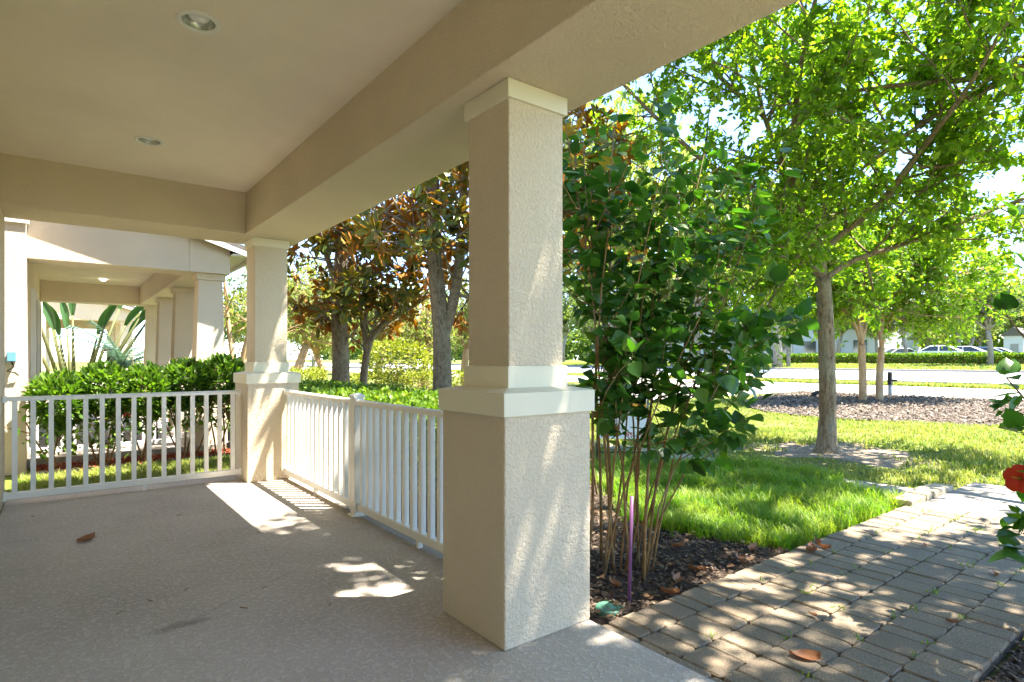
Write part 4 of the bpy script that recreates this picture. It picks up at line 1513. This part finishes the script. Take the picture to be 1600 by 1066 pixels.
LB += [  # limbs added above the view to shade and dapple porch, pier and path
    (limb(base2 + Vector((0, 0, 2.1)), (5.4, -2.9, 4.0), (4.2, -2.3, 5.5), (3.0, -1.6, 6.4), (2.0, -.9, 6.9)), .08, .02, 1.6),
    (limb((4.2, -2.3, 5.5), (3.6, -3.0, 6.6), (3.0, -3.4, 7.4)), .045, .016, 1.0),
    (limb((3.4, -1.85, 6.2), (3.6, -.9, 6.9), (3.6, -.2, 7.3)), .04, .016, 1.1),
    (limb((5.4, -2.9, 4.0), (5.0, -1.9, 5.8), (4.8, -1.0, 7.0)), .05, .016, 1.0),
    (limb((3.0, -1.6, 6.4), (2.7, -.7, 6.9), (2.5, .15, 7.2)), .035, .014, 2.9),
    (limb((3.4, -1.85, 6.2), (3.0, -2.5, 6.8), (2.6, -3.1, 7.2)), .035, .014, 1.3),
    (limb((3.0, -1.6, 6.4), (2.2, -2.2, 6.9), (1.4, -2.4, 7.2)), .035, .014, 1.6),
]
LB = [(smooth_path(p), a_, b_, d_) for p, a_, b_, d_ in LB]
LB.append(([base2 + Vector((0, 0, -.1)), base2 + Vector((.02, 0, .8)), base2 + Vector((0, .02, 2.25))], .15, .12, 0))
make_tree('shade_tree', 'overhanging shade tree whose long limb reaches in over the walkway', tuple(base2), LB, 103, 'bark_oak', 'leaf_tree', n2=17, len2=1.4, n3=9, len3=.55, nleaf=24, leaf=.092, up_bias=.1,
          inside=lambda p: p.x > 4.6 or (p.z > 4.4 and p.y + .277 * (p.z - 6) < 1.0))

# two-trunk crape myrtle on the bark bed
cb = Vector((15.6, 4.62, .06))
LB = []
for dx, dy, sc in ((-.12, .12, 1.0), (.22, -.16, .95)):
    q = cb + Vector((dx, dy, 0))
    top = q + Vector((dx * .2, dy * .2, 1.55 * sc))
    LB.append((smooth_path([q + Vector((0, 0, -.1)), q + Vector((0, 0, .7)), top]), .105 * sc, .085 * sc, 0))
    for (ex, ey, ez) in ((-.9, .9, 2.2), (-.3, .25, 2.6), (.2, -.1, 2.7), (.8, -.7, 2.3), (-.5, .2, 2.4)):
        if sc < 1 and ex < -.4:
            continue
        LB.append((smooth_path([top, top + Vector((ex * .25, ey * .25, ez * .35)), top + Vector((ex * 1.2, ey * 1.2, ez * .75)), top + Vector((ex * 2.9, ey * 2.9, ez * .95))]), .055, .018, 1.0))
make_tree('crape_myrtle', 'two-trunk tan barked tree on the grey bark bed', tuple(cb), LB, 107, 'bark_crape', 'leaf_tree', n2=22, len2=1.9, n3=11, len3=.8, nleaf=18, leaf=.13, up_bias=.0, droop=.07, t_lo=.3)

# crape myrtle by the next house
cb = Vector((1.75, 12.6, -.1))
LB = []
for (ex, ey, ez) in ((-.15, .2, 3.6), (.35, -.15, 3.4), (.7, .5, 3.0)):
    LB.append((smooth_path([cb + Vector((ex * .1, ey * .1, -.1)), cb + Vector((ex * .3, ey * .3, 1.2)), cb + Vector((ex, ey, ez * .7)), cb + Vector((ex * 1.6, ey * 1.6, ez + .6))]), .085, .02, 1.0))
make_tree('crape_myrtle', 'smooth orange barked tree beside the next house', tuple(cb), LB, 109, 'bark_crape', 'leaf_far', n2=12, len2=1.3, n3=7, len3=.5, nleaf=14, leaf=.085, up_bias=.05, t_lo=.45)


# magnolias: rosettes of stiff leaves, green above and rust below
def magnolia(name, label, limbs, base, seed, nro, leaf, inside, nobj=300):
    rng = random.Random(seed)
    t = thing(name, label, 'tree', tuple(base))
    wood = MB()
    P, D, U = [], [], []
    for path, r0, r1, dens in limbs:
        m = len(path)
        wood.tube(path, [r0 + (r1 - r0) * k / (m - 1) for k in range(m)], 10)
        for q in range(int(nro * dens)):
            p, tg = point_on(path, rng.uniform(.12, 1))
            s = vrand(rng)
            d = (tg * .4 + s + Vector((0, 0, .15))).normalized()
            b = bezier_path(p, d, rng.uniform(.5, 1.5), rng, 4, .22, .03)
            if not inside(b[-1]):
                continue
            wood.tube(b, [.02, .016, .012, .009, .007], 5, False)
            spots = [(b[-1], (b[-1] - b[-2]).normalized())]
            for w in range(2):
                p2, t2 = point_on(b, rng.uniform(.4, .9))
                c2 = bezier_path(p2, t2 + vrand(rng) * .9, rng.uniform(.2, .4), rng, 2, .2, .05)
                wood.tube(c2, [.008, .007, .006], 4, False)
                spots.append((c2[-1], (c2[-1] - c2[-2]).normalized()))
            for (e, ed) in spots:
                a0 = ed.orthogonal().normalized()
                b0 = ed.cross(a0)
                nl = rng.randint(6, 10)
                for k in range(nl):
                    an = 2.4 * k + rng.random() * .6
                    rad = a0 * math.cos(an) + b0 * math.sin(an)
                    d = (rad + ed * rng.uniform(.1, .9) + Vector((0, 0, -.1))).normalized()
                    P.append(e - ed * .03 * (k % 4) + d * .02)
                    D.append(d)
                    U.append(ed)
    wood.build('trunk', 'bark_mag', t, True)
    P = np.array([tuple(q) for q in P])
    D = np.array([tuple(q) for q in D])
    U = np.array([tuple(q) for q in U])
    r = np.random.default_rng(seed)
    S = leaf * r.uniform(.7, 1.2, len(P))
    y = unit(D)
    nn = unit(U + r.normal(0, .3, U.shape))
    x = unit(np.cross(y, nn))
    z = np.cross(x, y)
    T, F = T_MAG
    T2 = np.vstack([T, T - np.array([0, 0, .02])])
    F2 = np.vstack([F, (F + 6)[:, ::-1]])
    key = ('mag',)
    if key not in paver_cache:
        me = bpy.data.meshes.new('leaf')
        me.from_pydata([tuple(v) for v in T2], [], [tuple(int(i) for i in f) for f in F2])
        me.update()
        me.materials.append(M['mag_top'])
        me.materials.append(M['mag_under'])
        me.polygons.foreach_set('material_index', [0, 0, 1, 1])
        paver_cache[key] = me
    order = np.argsort(np.linalg.norm(P - CAM, axis=1) / S)
    inv = t.matrix_basis.inverted()
    for i in order[:nobj]:
        o = bpy.data.objects.new('leaf', paver_cache[key])
        COL.objects.link(o)
        o.parent = t
        s = float(S[i])
        o.matrix_basis = inv @ Matrix(((x[i][0] * s, y[i][0] * s, z[i][0] * s, P[i][0]), (x[i][1] * s, y[i][1] * s, z[i][1] * s, P[i][1]), (x[i][2] * s, y[i][2] * s, z[i][2] * s, P[i][2]), (0, 0, 0, 1)))
    rest = order[nobj:]
    V = (P[rest][:, None, :] + S[rest][:, None, None] * (T2[None, :, 0, None] * x[rest][:, None, :] + T2[None, :, 1, None] * y[rest][:, None, :] + T2[None, :, 2, None] * z[rest][:, None, :])).reshape(-1, 3)
    FF = (F2[None] + (np.arange(len(rest)) * 12)[:, None, None]).reshape(-1, 4)
    me = fast_mesh('crown', V, FF)
    me.materials.append(M['mag_top'])
    me.materials.append(M['mag_under'])
    me.polygons.foreach_set('material_index', np.tile([0, 0, 1, 1], len(rest)).astype(np.int32))
    o = bpy.data.objects.new('crown', me)
    COL.objects.link(o)
    o.parent = t
    o.matrix_basis = inv
    tag(o, kind='stuff')
    print(name, len(P))
    return t


b1 = Vector((2.7, 8.74, -.1))
L1 = [
    (limb(b1, (2.72, 8.72, 1.2), (2.68, 8.72, 2.3), (2.75, 8.7, 3.6), (2.8, 8.65, 5.0), (2.8, 8.6, 6.5)), .18, .07, 1.6),
    (limb((2.70, 8.72, 2.4), (2.2, 8.2, 3.2), (1.75, 7.7, 3.9), (1.5, 7.4, 4.4)), .06, .02, 1.0),
    (limb((2.72, 8.7, 2.6), (3.3, 8.0, 3.1), (3.8, 7.3, 3.6)), .06, .02, 1.0),
    (limb((3.15, 8.73, -.1), (3.18, 8.72, 1.0), (3.35, 8.6, 1.75), (3.8, 8.2, 2.15), (4.2, 7.8, 2.5)), .085, .03, .75),
    (limb((3.22, 8.70, 1.3), (3.15, 8.6, 2.0), (3.3, 8.4, 2.9)), .06, .03, .6),
]
L1 = [(smooth_path(p), a_, b_, d_) for p, a_, b_, d_ in L1]
magnolia('magnolia_tree', 'magnolia with dark trunk and side stem, leaves rusty beneath, beyond the hedge', L1, b1, 201, 40, .20, lambda p: p.z > 1.7 + .30 * abs(p.x - 3.2))
b2 = Vector((3.18, 5.83, -.1))
L2 = [
    (limb(b2, (3.2, 5.85, .9), (3.17, 5.84, 1.75), (3.1, 5.92, 2.8), (3.08, 5.95, 4.2), (3.05, 6.0, 6.2)), .165, .085, .9),
    (limb((3.19, 5.83, 1.5), (3.36, 5.68, 2.4), (3.42, 5.62, 3.6), (3.5, 5.5, 5.2)), .095, .05, 1.0),
    (limb((3.36, 5.68, 2.6), (3.9, 5.2, 3.1), (4.5, 4.7, 3.4), (5.0, 4.3, 3.5)), .045, .02, 1.2),
    (limb((3.42, 5.6, 3.3), (4.0, 5.0, 3.9), (4.7, 4.3, 4.3)), .04, .02, 1.0),
    (limb((3.1, 5.92, 2.9), (2.8, 6.2, 3.3), (2.5, 6.5, 3.5)), .04, .02, .5),
    (limb((3.05, 5.97, 4.6), (2.6, 5.0, 5.2), (2.2, 4.0, 5.5), (1.9, 3.3, 5.6)), .05, .02, 1.3),  # limb added out of sight above the beam to shade the far pier
    (limb((3.36, 5.68, 2.2), (3.6, 5.35, 2.1), (3.95, 5.0, 1.9)), .03, .015, .35),
]
L2 = [(smooth_path(p), a_, b_, d_) for p, a_, b_, d_ in L2]
magnolia('magnolia_tree', 'pale lichen barked magnolia with forked trunk just past the near column', L2, b2, 203, 36, .20, lambda p: p.z > 1.55 and not (p.z < 2.6 and p.x < 3.35))


# ------------------------------------------------------------------ palms between the houses
pb = thing('paddle_plant', 'tall paddle leaved plant clump beyond the next porch', 'plant', (-1.15, 16.0, -.1))
prng = random.Random(5)
for k in range(16):
    an = (k / 15 - .5) * 1.5 + prng.gauss(0, .12)
    L = prng.uniform(3.0, 4.3)
    dirv = Vector((math.sin(an) * .62, prng.uniform(-.3, .2), math.cos(an))).normalized()
    p0 = Vector((-1.15 + math.sin(an) * .25, 16.0 + prng.uniform(-.2, .2), -.15))
    pth = [p0, p0 + dirv * L * .35, p0 + dirv * L * .66 + Vector((math.sin(an) * .06, 0, 0))]
    s = MB().tube(pth, [.06, .045, .025], 6).build('stalk', 'stalk', pb, True)
    e = pth[-1]
    mb = MB()
    side = dirv.cross(Vector((0, 1, 0))).normalized()
    for i in range(8):
        u = i / 7
        w = .085 * math.sin(math.pi * min(1, u * .92 + .06)) ** .6
        q = e + dirv * (u * 1.05) + Vector((math.sin(an) * .5 * u * u, 0, -.28 * u * u))
        mb.v += [tuple(q - side * w + Vector((0, -.05 * u, 0))), tuple(q + Vector((0, .05, 0))), tuple(q + side * w + Vector((0, -.05 * u, 0)))]
    for i in range(7):
        for j in range(2):
            a0 = i * 3 + j
            mb.f.append((a0, a0 + 3, a0 + 4, a0 + 1))
    mb.build('leaf', 'leaf_palm', pb, True)
pf = thing('fan_palm', 'blue green feathery palm arching beside the paddle leaved plant', 'palm', (-.2, 15.6, -.1))
MB().tube([(-.2, 15.6, -.15), (-.22, 15.62, .5), (-.2, 15.6, 1.0)], [.12, .10, .07], 9).build('trunk', 'bark_grey', pf, True)
for k in range(13):
    an = 2 * math.pi * k / 13 + prng.random() * .3
    el = prng.uniform(.55, 1.25)
    L = prng.uniform(1.2, 1.7)
    d = Vector((math.cos(an) * math.cos(el), math.sin(an) * math.cos(el) * .6, math.sin(el)))
    pts = []
    p = Vector((-.2, 15.6, 1.0))
    for i in range(9):
        pts.append(p.copy())
        p = p + d * (L / 8)
        d = (d + Vector((0, 0, -.17))).normalized()
    fr = MB().tube(pts, [.014 - .0012 * i for i in range(9)], 5, False)
    for i in range(1, 9):
        tg = (pts[i] - pts[i - 1]).normalized()
        sd = tg.cross(Vector((0, 0, 1))).normalized()
        for h in range(3):
            q = pts[i - 1].lerp(pts[i], h / 3)
            for sg_ in (-1, 1):
                l = .34 * (1 - .06 * i)
                tip = q + sd * sg_ * l + tg * l * .5 + Vector((0, 0, -.12))
                i0 = len(fr.v)
                fr.v += [tuple(q - tg * .022), tuple(q + tg * .022), tuple(tip)]
                fr.f.append((i0, i0 + 1, i0 + 2))
    fr.build('frond', 'leaf_blue', pf)


# ------------------------------------------------------------------ far trees (prototypes, then copies)
def proto(name, seed, h, leafmat, bark, label, trunk_h, leaf=.22, spread=1.0):
    z0 = 0.0
    rng = random.Random(seed)
    limbs = []
    top = Vector((rng.gauss(0, .15), rng.gauss(0, .15), trunk_h))
    limbs.append(([Vector((0, 0, -.5)), Vector((.03, 0, trunk_h * .5)), top], .20, .15, 0))
    for k in range(8):
        an = 2 * math.pi * k / 8 + rng.random() * .5
        e = spread * rng.uniform(1.0, 2.4)
        zt = h * rng.uniform(.55, .85)
        limbs.append((smooth_path([top, top + Vector((math.cos(an) * e * .35, math.sin(an) * e * .35, (zt - trunk_h) * .35)), top + Vector((math.cos(an) * e, math.sin(an) * e, zt - trunk_h))], 2), .10, .03, 1.0))
    limbs.append((smooth_path([top, top + Vector((.2, .1, (h - trunk_h) * .5)), top + Vector((.1, -.1, (h - trunk_h) * .9))], 2), .12, .03, 1.6))
    t = thing(name, label, 'tree', (0, 0, 0))
    wood, P, D, S = grow(limbs, seed, n2=11, len2=1.9 * spread, n3=6, len3=.9, nleaf=13, leaf=leaf, tpl=T_SIMPLE, up_bias=.1, r3=.012)
    wood.build('trunk', bark, t, True)
    link('crown', leaf_mesh('crown', P, D, S, T_SIMPLE, .6, np.random.default_rng(seed)), leafmat, t)
    return t


def pos(px, depth):
    """plan position for a thing seen at a picture column and a distance"""
    f = Vector((math.sin(.6571), math.cos(.6571)))
    r = Vector((math.cos(.6571), -math.sin(.6571)))
    q = Vector((CAM[0], CAM[1])) + (f + r * ((px - 800) / 918.5)) * depth
    return q.x, q.y


PA = proto('shade_tree', 301, 8.5, 'leaf_far', 'bark_grey', 'leafy green tree across the street', 2.6)
PB = proto('shade_tree', 302, 7.0, 'leaf_pale', 'bark_grey', 'pale yellow green tree across the street', 2.3, .20, .9)
PC = proto('slender_tree', 303, 5.2, 'leaf_pale', 'bark_crape', 'slim pale leaved tree beyond the golden shrubs', 1.9, .12, .62)
first = {}


def plant(P, x, y, rz, sc, label, group):
    z = gz(x) - .05
    if id(P) not in first:
        first[id(P)] = 1
        P.location = (x, y, z)
        P.rotation_euler = (0, 0, rz)
        P.scale = (sc, sc, sc)
        tag(P, label, 'tree', group)
        return P
    return copy_tree(P, (x, y, z), rz, sc, label, group)


GA = 'green trees across the street'
GB = 'pale trees across the street'
LA = 'leafy green tree across the street'
LBL = 'pale yellow green tree across the street'
GL = 'green trees on the lawn past the golden shrubs'
LL = 'leafy tree on the lawn past the golden shrubs'
x, y = pos(1548, 40)
plant(PA, x, y, .3, .95, 'pale trunked tree in front of the clipped hedge across the street', None)
x, y = pos(1232, 44)
plant(PB, x, y, .7, .8, 'small bright tree before the grey building across the street', None)
plant(PB, 16.4, 14.6, 1.7, 1.65, 'tall feathery tree beyond the driveway on the near side of the street', None)
for i, (px, dp, sc) in enumerate(((1415, 57, 1.0), (1497, 59, .95), (1516, 64, 1.1), (1590, 70, 1.1), (1130, 50, 1.0), (1010, 62, 1.15), (930, 57, 1.0), (1310, 70, 1.2), (1460, 76, 1.3), (1650, 62, 1.1), (700, 85, 1.2), (610, 92, 1.3), (530, 45, .9), (430, 55, 1.0), (365, 60, 1.0), (1080, 85, 1.6), (1220, 100, 1.5), (880, 80, 1.4), (1380, 105, 1.6), (1540, 98, 1.5))):
    x, y = pos(px, dp)
    plant(PA, x, y, i * 1.3, sc, LA if x > 30 else LL, GA if x > 30 else GL)
for i, (px, dp, sc) in enumerate(((1530, 68, .9), (1450, 64, .8), (1370, 60, .95), (1180, 64, 1.0), (960, 53, 1.1), (1050, 49, .8), (640, 84, 1.1), (740, 72, .95), (490, 50, .95), (570, 100, 1.2), (1000, 54, 1.5), (1085, 47, 2.2), (1215, 41, 1.9))):
    x, y = pos(px, dp)
    plant(PB, x, y, i * 1.7, sc, LBL if x > 30 else 'pale leaved tree on the lawn past the golden shrubs', GB if x > 30 else None)
for i, (px, dp, sc) in enumerate(((463, 22, 1.0), (505, 26, .8), (663, 21, .75), (590, 28, .95), (425, 27, 1.0), (725, 25, .9))):
    x, y = pos(px, dp)
    plant(PC, x, y, i * 2.1, sc, 'slim pale leaved tree beyond the golden shrubs', 'slim trees beyond the golden shrubs')
# yellow-green rounded shrub beyond the hedge
x0, y0 = pos(622, 19)
t = thing('round_shrub', 'rounded yellow green shrub standing past the magnolia side stem', 'shrub', (x0, y0, gz(x0)))
wood_stems(t, [(x0 + rr.gauss(0, .1), y0 + rr.gauss(0, .1), gz(x0) - .05) for _ in range(6)], 1.3, .02, 400)
r = np.random.default_rng(401)
u = unit(r.normal(0, 1, (2600, 3)))
rad = r.uniform(.5, 1.05, 2600) ** .6
P = np.stack([x0 + u[:, 0] * 1.15 * rad, y0 + u[:, 1] * 1.15 * rad, 1.15 + u[:, 2] * .75 * rad], 1)
P += .12 * np.stack([clump_noise(P[:, 2], P[:, 1], 6, 1), clump_noise(P[:, 0], P[:, 2], 6, 2), clump_noise(P[:, 0], P[:, 1], 6, 3)], 1)
link('foliage', leaf_mesh('foliage', P, u + r.normal(0, .6, u.shape), .11 * r.uniform(.6, 1.2, 2600), T_BROAD, .7, r), 'leaf_yhedge', t)

# far-off wood closing the view
r = np.random.default_rng(77)
n = 30000
yy = r.uniform(-60, 330, n)
xx = r.uniform(112, 124, n)
hh = 9 + 3.5 * clump_noise(yy, yy * 0, .22, 5) + 2 * clump_noise(yy, xx, .6, 6)
zz = gzv(xx) + hh * r.uniform(0, 1, n) ** .8
P = np.stack([xx, yy, zz], 1)
me = leaf_mesh('woodland', P, r.normal(0, 1, (n, 3)), 1.5 * r.uniform(.5, 1.3, n), T_BROAD, .8, r)
tag(link('woodland', me, 'leaf_far'), 'distant belt of trees beyond the car park', 'woodland', None, 'stuff')


# ------------------------------------------------------------------ far buildings and cars
x0, y0 = pos(1262, 78)
bl = thing('warehouse', 'long grey sided building behind the trees across the street', 'building', (x0, y0, .9))
gzb = gz(x0)
MB().box(x0 - 2, x0 + 12, y0 - 9, y0 + 22, gzb - .3, gzb + 6.2).build('wall', 'bldg', bl)
MB().box(x0 - 2.2, x0 + 12.2, y0 - 9.2, y0 + 22.2, gzb + 6.2, gzb + 6.6).build('parapet', 'bldg_white', bl)
for k in range(10):
    q = y0 - 8 + k * 3
    w_ = MB().box(x0 - 2.06, x0 - 1.99, q, q + 1.5, gzb + 1.0, gzb + 2.6).build('window', 'glass', bl)
    MB().box(x0 - 2.1, x0 - 2.0, q - .1, q + 1.6, gzb + .88, gzb + .99).build('sill', 'bldg_white', w_)
x0, y0 = pos(1577, 66)
b2_ = thing('white_shed', 'small white building at the end of the row of cars', 'building', (x0, y0, .9))
gzb = gz(x0)
MB().box(x0, x0 + 4, y0 - 1.2, y0 + .5, gzb - .3, gzb + 2.9).build('wall', 'bldg_white', b2_)
MB().prism([(y0 - 1.5, gzb + 2.9), (y0 + .8, gzb + 2.9), (y0 - .35, gzb + 3.9)], 'x', x0 - .2, x0 + 4.2).build('roof', 'roof', b2_)
MB().box(x0 - .05, x0 + .02, y0 - .8, y0 - .1, gzb, gzb + 2.0).build('door', 'grey_plastic', b2_)


def car(px, dp, paint, rz, label):
    x0, y0 = pos(px, dp)
    z0 = gz(x0)
    t = thing('parked_car', label, 'car', (0, 0, 0), None)
    # side profile, length along y
    body = [(-2.25, .32), (2.25, .32), (2.3, .55), (2.22, .80), (1.35, .93), (.95, .97), (-1.55, .97), (-2.2, .92), (-2.3, .6)]
    mb = MB()
    for xw, ins in ((-.86, .06), (-.80, 0), (.80, 0), (.86, .06)):
        pass
    n = len(body)
    for xw, sc in ((-.88, .97), (-.80, 1.0), (.80, 1.0), (.88, .97)):
        for (u, w) in body:
            mb.v.append((xw, u * sc, .60 + (w - .60) * (sc - .02 if sc < 1 else 1)))
    for s in range(3):
        for k in range(n):
            a = s * n + k
            b = s * n + (k + 1) % n
            mb.f.append((a, b, b + n, a + n))
    mb.f.append(tuple(range(n)))
    mb.f.append(tuple(3 * n + k for k in range(n))[::-1])
    mb.build('body', paint, t, False, .03)
    g = [(1.05, .955), (.25, 1.40), (-.85, 1.40), (-1.75, .955)]
    mb = MB()
    for xw, top in ((-.80, 0), (.80, 0)):
        for (u, w) in g:
            mb.v.append((xw * (.80 if w > 1.2 else 1), u, w))
    mb.f = [(0, 1, 2, 3), (7, 6, 5, 4), (0, 4, 5, 1), (1, 5, 6, 2), (2, 6, 7, 3), (3, 7, 4, 0)]
    mb.build('windows', 'glass', t, False, .02)
    rf = MB().frustum((-.655, .655, -.95, .35), 1.39, (-.55, .55, -.75, .2), 1.455)
    rf.build('roof', paint, t, False, .02)
    for sx in (-1, 1):
        for (u0, w0), (u1, w1) in (((1.07, .95), (.27, 1.40)), ((-.3, .95), (-.3, 1.40)), ((-1.77, .95), (-.87, 1.40))):
            MB().tube([(sx * .81, u0, w0), (sx * .645, u1, w1)], .045, 6).build('pillar', paint, t)
        for yy_ in (-1.4, 1.4):
            wh = MB()
            wh.tube([(sx * .72, yy_, .33), (sx * .90, yy_, .33)], .33, 18)
            w_ = wh.build('wheel', 'tyre', t)
            MB().tube([(sx * .895, yy_, .33), (sx * .91, yy_, .33)], .2, 14).build('rim', 'lamp_metal', w_)
    t.location = (x0, y0, z0)
    t.rotation_euler = (0, 0, rz)
    return t


car(1462, 49.5, 'car_white', math.radians(8), 'white saloon car behind the clipped hedge across the street')
car(1500, 53, 'car_silver', math.radians(6), 'silver car parked just past the white saloon')
car(1530, 56, 'car_dark', math.radians(8), 'dark blue car parked past the silver one')
car(1548, 60, 'car_silver', math.radians(6), 'silver car at the shed end of the row of cars')
car(1402, 62, 'car_white', math.radians(50), 'white car at the back of the car park near the grey building')
